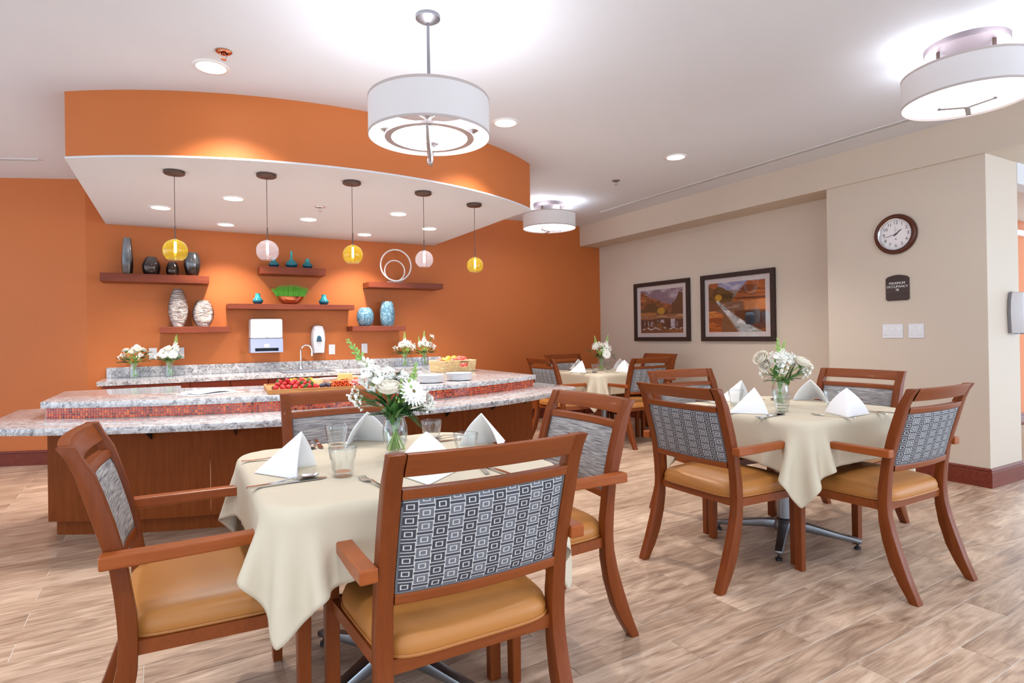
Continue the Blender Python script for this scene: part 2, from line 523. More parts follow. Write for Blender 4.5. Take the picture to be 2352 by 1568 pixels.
    def mesh(s, name, m, smooth=0, bevel=0):
        me = bpy.data.meshes.new(name)
        me.from_pydata(s.v, [], s.f)
        if bevel:
            bm = bmesh.new(); bm.from_mesh(me)
            bmesh.ops.recalc_face_normals(bm, faces=bm.faces[:])
            ed = [e for e in bm.edges if len(e.link_faces) == 2 and e.calc_face_angle(0) > rad(35)]
            bmesh.ops.bevel(bm, geom=ed, offset=bevel, segments=2, profile=.5, affect='EDGES', clamp_overlap=True)
            bm.to_mesh(me); bm.free()
        me.materials.append(MT[m] if isinstance(m, str) else m)
        if smooth:
            me.polygons.foreach_set('use_smooth', [True]*len(me.polygons))
            try: me.set_sharp_from_angle(angle=rad(smooth))
            except Exception: pass
        me.update()
        return me
    def build(s, name, m, parent=None, smooth=0, bevel=0, **kw):
        o = bpy.data.objects.new(name, s.mesh(name, m, smooth, bevel))
        COL.objects.link(o)
        if parent: o.parent = parent
        for k, v in kw.items(): o[k] = v
        return o

def thing(name, label, cat, loc=(0, 0, 0), rz=0, group=None):
    o = bpy.data.objects.new(name, None); COL.objects.link(o)
    o.empty_display_size = .1
    o.location = loc; o.rotation_euler = (0, 0, rz)
    o['label'] = label; o['category'] = cat
    if group: o['group'] = group
    return o
def tag(o, label, cat, group=None):
    o['label'] = label; o['category'] = cat
    if group: o['group'] = group
    return o
def inst(src, parent=None, loc=None):
    c = src.copy(); COL.objects.link(c)
    if parent: c.parent = parent
    if loc: c.location = loc
    return c
def dup(root, loc, rz, label, group=None):
    r = root.copy(); COL.objects.link(r); r.location = loc; r.rotation_euler = (0, 0, rz); r['label'] = label
    if group: r['group'] = group
    for ch in list(root.children):
        c = ch.copy(); COL.objects.link(c); c.parent = r
        for g in list(ch.children):
            d = g.copy(); COL.objects.link(d); d.parent = c
    return r
def sharemesh(name, me, parent, loc=(0, 0, 0), rot=(0, 0, 0), scale=1):
    o = bpy.data.objects.new(name, me); COL.objects.link(o); o.parent = parent
    o.location = loc; o.rotation_euler = rot
    o.scale = (scale,)*3 if isinstance(scale, (int, float)) else scale
    return o
def text(name, body, size, m, parent, loc, rot, extrude=.0006, align='CENTER'):
    c = bpy.data.curves.new(name, 'FONT'); c.body = body; c.size = size; c.extrude = extrude
    c.align_x = align; c.align_y = 'CENTER'
    c.materials.append(MT[m])
    tmp = bpy.data.objects.new('tmp', c); COL.objects.link(tmp)
    me = bpy.data.meshes.new_from_object(tmp.evaluated_get(bpy.context.evaluated_depsgraph_get()))
    bpy.data.objects.remove(tmp)
    if not me.materials: me.materials.append(MT[m])
    o = bpy.data.objects.new(name, me); COL.objects.link(o)
    if parent: o.parent = parent
    o.location = loc; o.rotation_euler = rot
    return o

# ================================================================== SETTING
CEIL, SOF = 2.743, 2.322
def struct(o):
    o['kind'] = 'structure'; return o

fl = struct(MB().box(-6, 9, -4, 9.2, -.08, -.0022).build('floor', 'grout'))
# planks of the floor: the ones that show largest are single parts
def plank_grid():
    out = []
    c, s = cos(FL_TH), sin(FL_TH)
    for r in range(-70, 90):
        y0 = FL_Y0+r*FL_W
        off = -FL_L/2 if r % 2 else 0
        for k in range(-10, 14):
            x0 = FL_X0+off+k*FL_L
            cx, cy = x0+FL_L/2, y0+FL_W/2
            X, Y = c*cx-s*cy, s*cx+c*cy
            if not (-3.6 < X < 7.2 and -2.6 < Y < 8.6): continue
            area = 0; vis = 0
            q = []
            for dx, dy in ((-.5, -.5), (.5, -.5), (.5, .5), (-.5, .5)):
                px, py = cx+dx*FL_L, cy+dy*FL_W
                q.append(project((c*px-s*py, s*px+c*py, 0)))
            if all(q):
                vis = any(-60 < a[0] < 2412 and 700 < a[1] < 1640 for a in q)
                if vis:
                    area = abs(sum(q[i][0]*q[(i+1) % 4][1]-q[(i+1) % 4][0]*q[i][1] for i in range(4)))/2
            out.append((area, X, Y))
    return sorted(out, key=lambda a: -a[0])
pls = plank_grid()
g = .0017
def plank_box(mb, l, w):
    mb.box(-l, l, -w, w, -.006, 0)
    return mb
pm = MB(); hl, hw = FL_L/2-g, FL_W/2-g; e = .0009
pm.v += [(-hl, -hw, -.006), (hl, -hw, -.006), (hl, hw, -.006), (-hl, hw, -.006)]
pm.v += [(-hl, -hw, -e), (hl, -hw, -e), (hl, hw, -e), (-hl, hw, -e)]
pm.v += [(-hl+e, -hw+e, 0), (hl-e, -hw+e, 0), (hl-e, hw-e, 0), (-hl+e, hw-e, 0)]
for k in range(4):
    j = (k+1) % 4
    pm.f += [(k, j, 4+j, 4+k), (4+k, 4+j, 8+j, 8+k)]
pm.f += [(8, 9, 10, 11)]
pmesh = pm.mesh('plank', 'plank')
for i, (a, X, Y) in enumerate(pls[:298]):
    o = sharemesh('plank', pmesh, fl, (X, Y, 0), (0, 0, FL_TH))
rest = MB()
for a, X, Y in pls[298:]:
    i = rest.start(); n = len(rest.v)
    rest.v += pm.v; rest.f += [tuple(n+k for k in f) for f in pm.f]
    rest.tf(Matrix.Translation((X, Y, 0)) @ Matrix.Rotation(FL_TH, 4, 'Z'), i)
rest.build('plank_field', 'plank', fl, kind='stuff')

struct(MB().box(-6, 9, -4, 9.2, CEIL, CEIL+.12).build('ceiling', 'ceil'))
struct(MB().box(-.765, 5.62, 6.96, 7.1, 0, CEIL).build('wall_back', 'orange'))
d = Vector((-cos(rad(22.5)), sin(rad(22.5)))); nrm = Vector((d.y, -d.x))*-1
if nrm.y < 0: nrm = -nrm
A = Vector((-.765, 6.96)); B = A+d*4.6
struct(MB().prism([tuple(A), tuple(A+nrm*.14), tuple(B+nrm*.14), tuple(B)], 0, CEIL).build('wall_left', 'orange'))
struct(MB().box(5.49, 5.62, 3.2, 6.96, 0, 2.452).build('wall_right', 'beige'))
struct(MB().box(5.152, 5.672, 2.003, 3.213, 0, 2.452).build('wall_right_front', 'beige'))
struct(MB().box(5.132, 9, -4, 9.2, 2.452, CEIL).build('beam', 'beige'))
struct(MB().box(5.672, 9, 2.0, 2.12, 2.29, 2.452).build('wall_opening', 'pale'))
struct(MB().box(5.6, 9, 3.1, 3.2, 0, 2.452).build('wall_corridor', 'orange'))
struct(MB().box(5.672, 9, 3.06, 3.1, 2.27, 2.33).build('trim_1', 'offwhite'))
struct(MB().box(5.672, 9, 2.06, 3.1, -.001, .004).build('corridor_floor', 'carpet'))

def baseboard(name, p, q, side, ext0=0, ext1=0):
    p, q = Vector(p), Vector(q); t = (q-p).normalized(); n = Vector((-t.y, t.x))*side
    p = p-t*ext0; q = q+t*ext1
    prof = [(0, 0), (.016, 0), (.016, .112), (.012, .116), (.012, .122), (.017, .126), (.015, .133), (.007, .141), (0, .141)]
    mb = MB(); m = len(prof)
    for P in (p, q):
        for a, z in prof: mb.v.append((P.x+n.x*a, P.y+n.y*a, z))
    mb.f.append(tuple(range(m))); mb.f.append(tuple(reversed(range(m, 2*m))))
    for k in range(m):
        j = (k+1) % m
        mb.f.append((k, m+k, m+j, j))
    return struct(mb.build(name, 'basewood'))
baseboard('baseboard_back', (2.95, 6.96), (5.49, 6.96), -1)
baseboard('baseboard_left', tuple(B), tuple(A), -1)
baseboard('baseboard_right', (5.49, 6.96), (5.49, 3.213), -1)
baseboard('baseboard_right_front', (5.152, 3.213), (5.152, 2.003), -1, 0, 0)
baseboard('baseboard_end', (5.152, 2.003), (5.672, 2.003), -1, .016, 0)
baseboard('baseboard_corridor', (5.672, 3.1), (9, 3.1), -1)

def arc(cx, cy, r, x0, x1, n=40):
    a0 = math.atan2(-math.sqrt(r*r-(x0-cx)**2), x0-cx); a1 = math.atan2(-math.sqrt(r*r-(x1-cx)**2), x1-cx)
    return [(cx+r*cos(a0+(a1-a0)*k/n), cy+r*sin(a0+(a1-a0)*k/n)) for k in range(n+1)]
bf = arc(1.098, 6.979, 2.95, -.60, 2.83)
bk = MB().prism(bf+[(2.83, 6.96), (-.60, 6.96)], SOF+.012, CEIL).build('bulkhead', 'orange', smooth=30)
struct(bk)
bf2 = arc(1.098, 6.979, 2.953, -.603, 2.833)
MB().prism(bf2+[(2.833, 6.96), (-.603, 6.96)], SOF, SOF+.012).build('soffit', 'soffit', bk, smooth=30)

# linear ceiling diffusers
def diffuser(label, p, q, flip=1):
    p, q = Vector(p), Vector(q); L = (q-p).length; ang = math.atan2((q-p).y, (q-p).x)
    t = thing('linear_diffuser', label, 'air vent', (p.x, p.y, CEIL), ang, 'slot diffusers in the ceiling')
    fr = MB()
    for y0, y1 in ((-.034, -.024), (-.006, .006), (.024, .034)): fr.box(0, L, y0, y1, -.006, -.0005)
    fr.box(-.01, 0, -.034, .034, -.006, -.0005).box(L, L+.01, -.034, .034, -.006, -.0005)
    fr.build('frame', 'offwhite', t)
    for y0, y1 in ((-.024, -.006), (.006, .024)): MB().box(0, L, y0, y1, -.003, -.0006).build('slot', 'darkgrey', t)
diffuser('long white slot air diffuser in ceiling beside the greige beam', (4.785, 5.99), (4.785, .4))
diffuser('short white slot air diffuser in ceiling before the orange left wall', (-1.02, 6.39), (-3.9, 7.583))

# sprinklers
def sprinkler(label, x, y, z, m):
    t = thing('sprinkler_head', label, 'sprinkler', (x, y, z), 0, 'ceiling sprinkler heads')
    MB().lathe([(.024, -.0005), (.042, -.0005), (.042, -.004), (.036, -.009), (.024, -.011)], 24, cap=False).build('escutcheon', m, t, smooth=40)
    h = MB().lathe([(.013, 0), (.013, -.02), (.006, -.024)], 10)
    for a in (0, PI): h.tube([(.012*cos(a), .012*sin(a), -.014), (.016*cos(a), .016*sin(a), -.026), (.004*cos(a), .004*sin(a), -.042)], .0022, 6)
    h.lathe([(.004, -.04), (.014, -.043), (.014, -.045), (.003, -.046)], 14)
    h.build('head', m, t, smooth=40)
sprinkler('chrome sprinkler head in the white soffit between pendants', 1.092, 5.274, SOF, 'chrome')
sprinkler('copper-toned sprinkler beside the nearest recessed ceiling light', .235, 3.538, CEIL, 'copper')
sprinkler('small sprinkler on the ceiling near the long slot diffuser', 3.926, 4.685, CEIL, 'nickel')

# recessed lights
def downlight(label, x, y, z, power, r=.09, aim=None, spot=rad(118)):
    t = thing('recessed_light', label, 'ceiling light', (x, y, z), 0, 'recessed ceiling lights')
    MB().lathe([(r*.78, -.002), (r*.80, -.008), (r*.97, -.006), (r, -.0005)], 36, cap=False).build('trim', 'offwhite', t, smooth=60)
    MB().lathe([(.0001, -.004), (r*.79, -.004)], 36, cap=False).build('lens', 'lens', t)
    lamp('recessed_or_fill_lamp', 'SPOT', (x, y, z-.012), power, WARM, spot_size=spot, spot_blend=.75, shadow_soft_size=.06)
for (x, y), l in zip([(-.117, 5.893), (.405, 5.262), (.43, 6.495), (1.11, 5.883), (1.802, 5.273), (1.824, 6.499), (2.343, 5.861)],
        ['leftmost recessed light in the soffit, left of the first amber pendant', 'recessed soffit light between the first two pendants, nearer the front',
         'recessed soffit light close to the wall above the left shelves', 'recessed soffit light just below the soffit sprinkler',
         'recessed soffit light left of the second lilac pendant', 'recessed soffit light close to the wall above the ring sculpture',
         'rightmost recessed light in the soffit, beside the lilac pendant cord']):
    downlight(l, x, y, SOF, P_SOFFIT)
for (x, y), l in zip([(.184, 3.771), (2.119, 3.769), (3.886, 3.815)],
        ['large recessed ceiling light in front of the left bulkhead end', 'recessed ceiling light right of the drum pendant',
         'recessed ceiling light between bulkhead and long slot diffuser']):
    downlight(l, x, y, CEIL, P_CEIL, .098)

# unseen spots added in line with the recessed lights, to brighten the room
for x, y in ((-1.75, 3.77), (-1.75, 1.55), (.184, .55), (2.119, .45), (3.9, -.6), (.184, -1.6), (2.119, -1.6), (-1.75, -.7)):
    lamp('recessed_or_fill_lamp', 'SPOT', (x, y, CEIL-.012), P_FILL, NEUT, spot_size=rad(130), spot_blend=.6, shadow_soft_size=.08)

# glass globe pendants
for (x, y, zt, zb, dm), mk, l in zip([(-.009, 4.589, 1.857, 1.720, .155), (.55, 4.395, 1.859, 1.727, .150), (1.127, 4.33, 1.853, 1.715, .146), (1.711, 4.397, 1.854, 1.715, .142), (2.259, 4.598, 1.854, 1.717, .142)],
        ['amber', 'lilac', 'amber', 'lilac', 'amber'],
        ['amber glass globe pendant before the dark vases, leftmost of five', 'lilac glass globe pendant before the teal vases', 'amber glass globe pendant in the middle of the row',
         'lilac glass globe pendant beside the white ring sculpture', 'amber glass globe pendant before bare orange wall, rightmost of five']):
    t = thing('globe_pendant', l, 'pendant light', (x, y, SOF), 0, 'glass globe pendants over the bar')
    MB().lathe([(.0001, -.026), (.058, -.024), (.066, -.018), (.066, -.0005)], 32).build('canopy', 'bronze', t, smooth=40)
    MB().tube([(0, 0, -.026), (0, 0, zt-SOF+.09)], .0022, 6).tube([(0, 0, zt-SOF+.09), (0, 0, zt-SOF-.002)], .0045, 8).build('cord', 'bronze', t, smooth=60)
    r = dm/2; zc = zt-r*.98-SOF
    pr = []
    for k in range(15):
        a = rad(8)+(rad(142)-rad(8))*k/14
        pr.append((r*sin(a), zc+r*cos(a)))
    MB().lathe(pr, 32, cap=False).build('globe', mk, t, smooth=60)
    rr = pr[-1][0]
    MB().lathe([(rr-.003, pr[-1][1]+.003), (rr+.001, pr[-1][1]), (rr-.003, pr[-1][1]-.003), (rr-.006, pr[-1][1])], 32, cap=False).build('rim', 'glass', t, smooth=60)
    MB().lathe([(.0001, zt-SOF-.012), (.008, zt-SOF-.014), (.0085, zt-SOF-.09), (.0001, zt-SOF-.094)], 12).build('bulb', 'bulb', t, smooth=60)
    MB().lathe([(.012, zt-SOF+.003), (.014, zt-SOF-.004), (.009, zt-SOF-.014)], 12).build('socket', 'nickel', t, smooth=60)

# drum pendant
R = .293; z1, z0 = 2.330-CEIL, 2.146-CEIL
t = thing('drum_pendant', 'white linen drum pendant on a long nickel rod', 'pendant light', (1.083, 2.686, CEIL))
MB().lathe([(.0001, -.040), (.02, -.038), (.052, -.022), (.060, -.016), (.060, -.0005)], 36).build('canopy', 'rodmetal', t, smooth=40)
MB().tube([(0, 0, -.036), (0, 0, z0-.1)], .008, 10).build('rod', 'rodmetal', t, smooth=60)
def drum(t, R, z0, z1, seam=None):
    MB().lathe([(R, z0), (R, z1)], 72, cap=False).build('shade', 'shade', t, smooth=60)
    tr = MB()
    for z in (z0, z1-.012): tr.lathe([(R+.0015, z), (R+.0015, z+.012), (R-.0015, z+.012), (R-.0015, z), (R+.0015, z)], 72, cap=False)
    tr.build('shade_trim', 'shadetrim', t, smooth=60)
drum(t, R, z0, z1)
# ring carried by curved arms, four bell sockets with bowls
MB().lathe([(.185, z0-.005), (.216, z0-.005), (.216, z0+.007), (.185, z0+.007), (.185, z0-.005)], 60, cap=False).build('ring', 'nickel', t, smooth=40)
for k in range(2):
    a = rad(65)+k*PI
    MB().tube([(.205*cos(a), .205*sin(a), z0+.012), (.17*cos(a), .17*sin(a), z0-.055), (.1*cos(a), .1*sin(a), z0-.105), (0, 0, z0-.118)], .008, 8).build('arm', 'nickel', t, smooth=60)
MB().lathe([(.0001, z0-.135), (.014, z0-.128), (.014, z0-.105), (.009, z0-.098)], 14).build('finial', 'nickel', t, smooth=40)
MB().tube([(0, 0, z0-.1), (0, 0, -.3)], .006, 8).build('stem', 'nickel', t, smooth=60)
for k in range(4):
    a = rad(65)+k*PI/2
    c = (.205*cos(a), .205*sin(a), 0)
    s_ = MB().lathe([(.008, z0+.005), (.01, z0+.02), (.036, z0+.035), (.03, z0+.045)], 18, c).build('socket', 'nickel', t, smooth=60)
    MB().lathe([(.03, z0+.044), (.05, z0+.06), (.056, z0+.10), (.05, z0+.135)], 20, c, cap=False).build('bowl', 'diffuser', s_, smooth=60)
lamp('drum_lamp', 'POINT', (1.083, 2.686, 2.26), P_PEND, NEUT, shadow_soft_size=.09)

# semi-flush drum lights
def flush(label, x, y, zc, zt, zb, Rs, Rc, rz, drop=0):
    t = thing('drum_ceiling_light', label, 'ceiling light', (x, y, CEIL), rz, 'drum shade ceiling lights')
    MB().lathe([(.0001, -zc), (Rc-.004, -zc), (Rc, -zc+.006), (Rc, -.0005)], 64).build('canopy', 'canopy', t, smooth=40)
    drum(t, Rs, -zb, -zt)
    MB().lathe([(.0001, -zb+.012), (Rs-.003, -zb+.012)], 64, cap=False).build('diffuser', 'diffuser', t)
    MB().lathe([(.0001, -zt-.01), (Rs-.003, -zt-.01)], 64, cap=False).build('top_diffuser', 'shade', t)
    rp = Rc*.72
    for k in range(3):
        a = 2*PI*k/3
        MB().box(rp-.004, rp+.004, -.011, .011, -zt-.02, -zc+.001).tf(Matrix.Rotation(a, 4, 'Z')).build('post', 'bronze', t)
        MB().box(0, rp+.004, -.012, .012, -zb-.036, -zb-.028).box(rp-.004, rp+.004, -.012, .012, -zb-.036, -zb+.012).tf(Matrix.Rotation(a, 4, 'Z')).build('arm', 'nickel', t)
    MB().lathe([(.0001, -zb-.04), (.013, -zb-.038), (.013, -zb-.026)], 12).build('hub', 'nickel', t)
    for k in range(4):
        a = rz+PI/4+PI/2*k
        lamp('drum_lamp', 'POINT', (x+Rs*.86*cos(a), y+Rs*.86*sin(a), CEIL-zt+.015), P_FLUSH/4, COOL, shadow_soft_size=.03)
    lamp('drum_lamp', 'AREA', (x, y, CEIL-zb-.05), P_FLUSH*.55, COOL, shape='DISK', size=Rs*1.6)
flush('large round drum ceiling light cut by the right picture edge', 3.81, 1.56, .03, .145, .315, .305, .195, rad(20))
flush('drum ceiling light at the end of the bulkhead, before the orange wall', 3.899, 5.897, .045, .125, .30, .315, .19, rad(80))
# ================================================================== BAR
ZU, ZL, TH = .818, .716, .038
def ring_poly(cx, cy, r, x0, x1, yb, notch=None):
    p = arc(cx, cy, r, x0, x1)
    return p+[(x1, yb), (x0, yb)] if notch is None else p+notch
bar = thing('bar_island', 'curved serving bar of brown wood with red mosaic band', 'bar', (1.02, 4.6, 0))
BX, BY = 1.02, 4.6
def T(poly): return [(x-BX, y-BY) for x, y in poly]
# wood front in four curved panels, end panels, toe kick
N = 4; xs = [-.69+(2.725+.69)*k/N for k in range(N+1)]
for k in range(N):
    fr = arc(1.02, 7.10, 3.16, xs[k]+.001, xs[k+1]-.001, 12); bk_ = arc(1.02, 7.10, 3.13, xs[k]+.001, xs[k+1]-.001, 12)
    MB().prism(T(fr+bk_[::-1]), .097, ZL-TH-.001).build('front_panel', 'barwood', bar, smooth=30)
for x0, x1 in ((-.69, -.665), (2.70, 2.725)):
    MB().box(x0-BX, x1-BX, 4.47-BY, 5.6-BY if x0 > 0 else 5.15-BY, .097, ZL-TH-.001).build('end_panel', 'barwood', bar)
fr = arc(1.02, 7.10, 3.10, -.655, 2.695); bk_ = arc(1.02, 7.10, 3.07, -.655, 2.695)
MB().prism(T(fr+bk_[::-1]), 0, .097).box(-.655-BX, -.63-BX, 4.53-BY, 5.1-BY, 0, .097).box(2.67-BX, 2.695-BX, 4.53-BY, 5.5-BY, 0, .097).build('toe_kick', 'barwood', bar, smooth=30)
# riser between the two worktops, faced with glass mosaic
RT = 3.172
fr = arc(1.02, 7.10, RT, -.695, 2.735, 60); bk_ = arc(1.02, 7.10, RT-.09, -.695, 2.735, 60)
MB().prism(T(fr+bk_[::-1]), ZL, ZU-TH).box(-.695-BX, -.60-BX, 4.49-BY, 5.1-BY, ZL, ZU-TH).box(2.64-BX, 2.735-BX, 4.49-BY, 5.5-BY, ZL, ZU-TH).build('riser', 'tilegrout', bar, smooth=30)
mb = MB(); tones = []
a0 = math.atan2(-math.sqrt(RT**2-(-.69-1.02)**2), -.69-1.02); a1 = math.atan2(-math.sqrt(RT**2-(2.73-1.02)**2), 2.73-1.02)
nt = int((a1-a0)*RT/.0158)
rnd = random.Random(3)
for j in range(4):
    for k in range(nt):
        am = a0+(a1-a0)*(k+.5)/nt; hw_ = (a1-a0)/nt*.43
        z0_ = ZL+.0012+j*.0156; z1_ = z0_+.0136
        r0, r1 = RT-.001, RT+.0025+rnd.random()*.0012
        i = len(mb.v)
        for r_ in (r0, r1):
            for s_, z_ in ((-1, z0_), (1, z0_), (1, z1_), (-1, z1_)):
                a = am+s_*hw_*(1 if r_ == r0 else .93); zz = z_+(0 if r_ == r0 else (.0005 if z_ == z0_ else -.0005))
                mb.v.append((1.02+r_*cos(a)-BX, 7.10+r_*sin(a)-BY, zz))
        mb.f += [tuple(i+q for q in f) for f in ((4, 5, 6, 7), (0, 1, 5, 4), (1, 2, 6, 5), (2, 3, 7, 6), (3, 0, 4, 7))]
        tones += [min(1, max(0, rnd.gauss(.55, .28)))]*5
# end tiles on the right return
mo = mb.build('mosaic_tile', 'mosaic', bar, kind='stuff')
at = mo.data.attributes.new('tone', 'FLOAT', 'FACE'); at.data.foreach_set('value', tones)
# black steel brackets under the lower worktop
for k in range(8):
    a = a0+(a1-a0)*(k+.28)/7.6
    m = Matrix.Translation((1.02-BX, 7.10-BY, 0)) @ Matrix.Rotation(a, 4, 'Z')
    MB().box(3.155, 3.40, -.022, .022, ZL-TH-.012, ZL-TH).prism([(3.165, ZL-TH-.012), (3.30, ZL-TH-.012), (3.165, ZL-TH-.10)], -.004, .004, 'y').tf(m).build('bracket', 'black', bar)

lp = arc(1.02, 6.72, 3.24, -.95, 2.985, 60)
def worktop(name, label, poly, z):
    o = MB().prism(poly, z-TH, z).build(name, 'granite', smooth=30, bevel=.003)
    return tag(o, label, 'worktop')
worktop('bar_worktop', 'lower granite ledge of the bar, below the red mosaic band', lp+[(2.985, 4.75), (2.74, 4.75), (2.74, 4.6)]+arc(1.02, 7.10, 3.02, -.69, 2.73, 40)[::-1]+[(-.71, 4.62), (-.71, 5.13), (-.95, 5.13)], ZL)
up = arc(1.02, 7.10, 3.20, -.715, 2.745, 60)
inner = arc(1.02, 6.9, 2.14, .015, 2.02, 30)[::-1]
worktop('bar_worktop', 'upper granite worktop of the bar, above the red mosaic band', up+[(2.745, 5.78), (2.02, 5.78)]+inner+[(.015, 5.26), (-.715, 5.26)], ZU)

# ------------------------------------------------------------------ back counter
ZB = .813
names = ['leftmost cherry base cabinet under the back counter', 'cherry base cabinet left of the sink', 'cherry base cabinet under the sink', 'cherry base cabinet right of the sink', 'rightmost cherry base cabinet under the back counter']
for k in range(5):
    x0 = -.597+.692*k
    t = thing('base_cabinet', names[k], 'cabinet', (x0, 6.36, 0), 0, 'base cabinets under the back counter')
    MB().box(.001, .691, .02, .597, .1, ZB-(.20 if k == 2 else .04)).box(.001, .691, .08, .597, 0, .1).build('body', 'cabwood', t)
    for j in range(2):
        a = .003+.346*j
        d_ = MB().box(a, a+.340, -.001, .019, ZB-.19, ZB-.045, b=.002).build('drawer', 'cabwood', t)
        MB().tube([(a+.12, -.002, ZB-.115), (a+.12, -.028, ZB-.115), (a+.22, -.028, ZB-.115), (a+.22, -.002, ZB-.115)], .004, 8).build('handle', 'nickel', d_, smooth=60)
        d_ = MB().box(a, a+.340, -.001, .019, .105, ZB-.195, b=.002).build('door', 'cabwood', t)
        xx = a+(.30 if j == 0 else .04)
        MB().tube([(xx, -.002, .42), (xx, -.028, .42), (xx, -.028, .54), (xx, -.002, .54)], .004, 8).build('handle', 'nickel', d_, smooth=60)
o = thing('back_worktop', 'straight granite back counter along the orange wall', 'worktop', (1.15, 6.65, ZB))
ox, oy = -1.15, -6.65
top = MB()
sx0, sx1, sy0, sy1 = .96, 1.46, 6.44, 6.78
for x0, x1, y0, y1 in ((-.63, sx0, 6.315, 6.96), (sx1, 2.93, 6.315, 6.96), (sx0, sx1, 6.315, sy0), (sx0, sx1, sy1, 6.96)):
    top.box(x0+ox, x1+ox, y0+oy, y1+oy, -TH, 0)
top.build('slab', 'granite', o)
MB().box(-.612+ox, 2.905+ox, 6.938+oy, 6.9595+oy, .0005, .10, b=.002).build('backsplash', 'granite', o)
s_ = thing('sink', 'steel sink set in the granite back counter below the faucet', 'sink', (1.21, 6.61, ZB))
mb = MB()
x0, x1, y0, y1 = -.25, .25, -.17, .17
mb.v += [(x0-.02, y0-.02, .003), (x1+.02, y0-.02, .003), (x1+.02, y1+.02, .003), (x0-.02, y1+.02, .003), (x0+.01, y0+.01, .003), (x1-.01, y0+.01, .003), (x1-.01, y1-.01, .003), (x0+.01, y1-.01, .003),
         (x0+.02, y0+.02, -.17), (x1-.02, y0+.02, -.17), (x1-.02, y1-.02, -.17), (x0+.02, y1-.02, -.17)]
for k in range(4):
    j = (k+1) % 4
    mb.f += [(k, j, 4+j, 4+k), (4+k, 4+j, 8+j, 8+k)]
mb.f.append((8, 9, 10, 11)); mb.build('basin', 'nickel', s_)
MB().lathe([(.0001, -.168), (.03, -.167), (.038, -.169)], 20, (0, 0, 0), cap=False).build('drain', 'chrome', s_)
f = thing('faucet', 'chrome gooseneck faucet with two lever handles', 'faucet', (1.19, 6.86, ZB+.0005))
MB().lathe([(.026, 0), (.026, .008), (.018, .014), (.015, .05), (.013, .06)], 18).build('base', 'chrome', f, smooth=40)
ar = [(0, 0, .05), (0, 0, .21)]+[(.035-.055*cos(a)+.02, -.045+.045*cos(a), .21+.065*sin(a)) for a in [rad(x) for x in range(20, 181, 20)]]
ar = [(0, 0, .05), (0, 0, .215)]+[(.05*(1-cos(rad(x))), -.05*(1-cos(rad(x))), .215+.068*sin(rad(x))) for x in range(15, 181, 15)]+[(.10, -.10, .18)]
MB().tube(ar, .0105, 12).build('spout', 'chrome', f, smooth=60)
MB().lathe([(.013, 0), (.014, -.025)], 12, (.10, -.10, .188)).build('aerator', 'chrome', f, smooth=60)
for sx in (-1, 1):
    h = MB().lathe([(.024, 0), (.022, .012), (.014, .03), (.012, .045), (.015, .05), (.0001, .054)], 16, (sx*.105, 0, 0)).build('valve', 'chrome', f, smooth=40)
    MB().tube([(sx*.105, 0, .048), (sx*.15, .01, .06), (sx*.175, .01, .085)], [.006, .007, .009], 8, flat=.6).build('lever', 'chrome', h, smooth=60)

# ------------------------------------------------------------------ floating shelves
sh = [(-.632, .284, 1.820, .078, 'upper left floating shelf carrying four dark vases'), (.768, 1.444, 1.944, .078, 'top middle floating shelf carrying three teal bud vases'),
      (.448, 1.753, 1.543, .056, 'long middle floating shelf carrying the bowl of grass'), (1.924, 2.851, 1.816, .066, 'upper right floating shelf carrying the ring sculpture'),
      (-.156, .470, 1.306, .062, 'lower left floating shelf carrying two silver vases'), (1.728, 2.365, 1.302, .058, 'lower right floating shelf carrying two blue vases')]
for x0, x1, z, h, l in sh:
    o = MB().box(-(x1-x0)/2, (x1-x0)/2, -.13, .1295, -h, 0, b=.003).build('floating_shelf', 'shelfwood')
    o.location = ((x0+x1)/2, 6.83, z)
    tag(o, l, 'shelf', 'cherry floating shelves')
def vase(name, label, x, z, prof, m, y=6.83, sy=1, group=None, n=48):
    mb = MB().lathe(prof, n)
    if sy != 1: mb.tf(Matrix.Diagonal((1, sy, 1, 1)))
    o = mb.build(name, m, smooth=50); o.location = (x, y, z)
    return tag(o, label, 'vase', group)
def urn(h, w, neck, base, wz=.45, lip=0):
    """hollow pot: outer wall, lip, inner wall"""
    pts = []
    for k in range(17):
        u = k/16
        if u <= wz: r = base+(w-base)*math.sin(PI/2*u/wz)
        else: r = neck+(w-neck)*math.cos(PI/2*(u-wz)/(1-wz))**.9
        pts.append((r/2, h*u))
    pts = [(.0001, 0)]+pts
    pts += [(max(.002, neck/2-.006), h), (max(.002, neck/2-.006), h*.7), (.0001, h*.68)]
    return pts
G = 'dark smoky vases'
ye = 6.81
vase('tall_vase', 'tall slim dark bottle vase with slanted top', -.419, 1.82, urn(.355, .098, .062, .078, .33), 'smoke', ye, group=G)
vase('squat_vase', 'squat dark bronze lustre vase beside the slim bottle', -.222, 1.82, urn(.178, .160, .085, .125, .45), 'smoke', ye, group=G)
vase('small_vase', 'small dark blue vase between squat and jar-shaped vases', -.040, 1.82, urn(.138, .116, .070, .09, .38), 'smoke', ye, group=G)
vase('jar_vase', 'dark jar-shaped vase with silvery rim band', .135, 1.82, urn(.240, .155, .105, .100, .55), 'smoke', ye, group=G)
def bud(h, w, neck, nz):
    pts = [(.0001, 0), (w*.28, 0)]
    for k in range(9):
        u = k/8
        pts.append((w/2*math.sin(rad(35+145*u))*(1 if u < .5 else 1)+(neck/2 if u > .8 else 0)*(u-.8)*5*.5, nz*h*(.02+.98*u)))
    pts = [(r, z) for r, z in pts if r > .0001 or z == 0]
    out = [p for p in pts if not (p[1] > nz*h*.6 and p[0] < neck/2)]
    out += [(neck/2, nz*h*1.02), (neck/2, h*.97), (neck/2+.002, h), (neck/2-.003, h), (neck/2-.003, h*.5), (.0001, h*.48)]
    return out
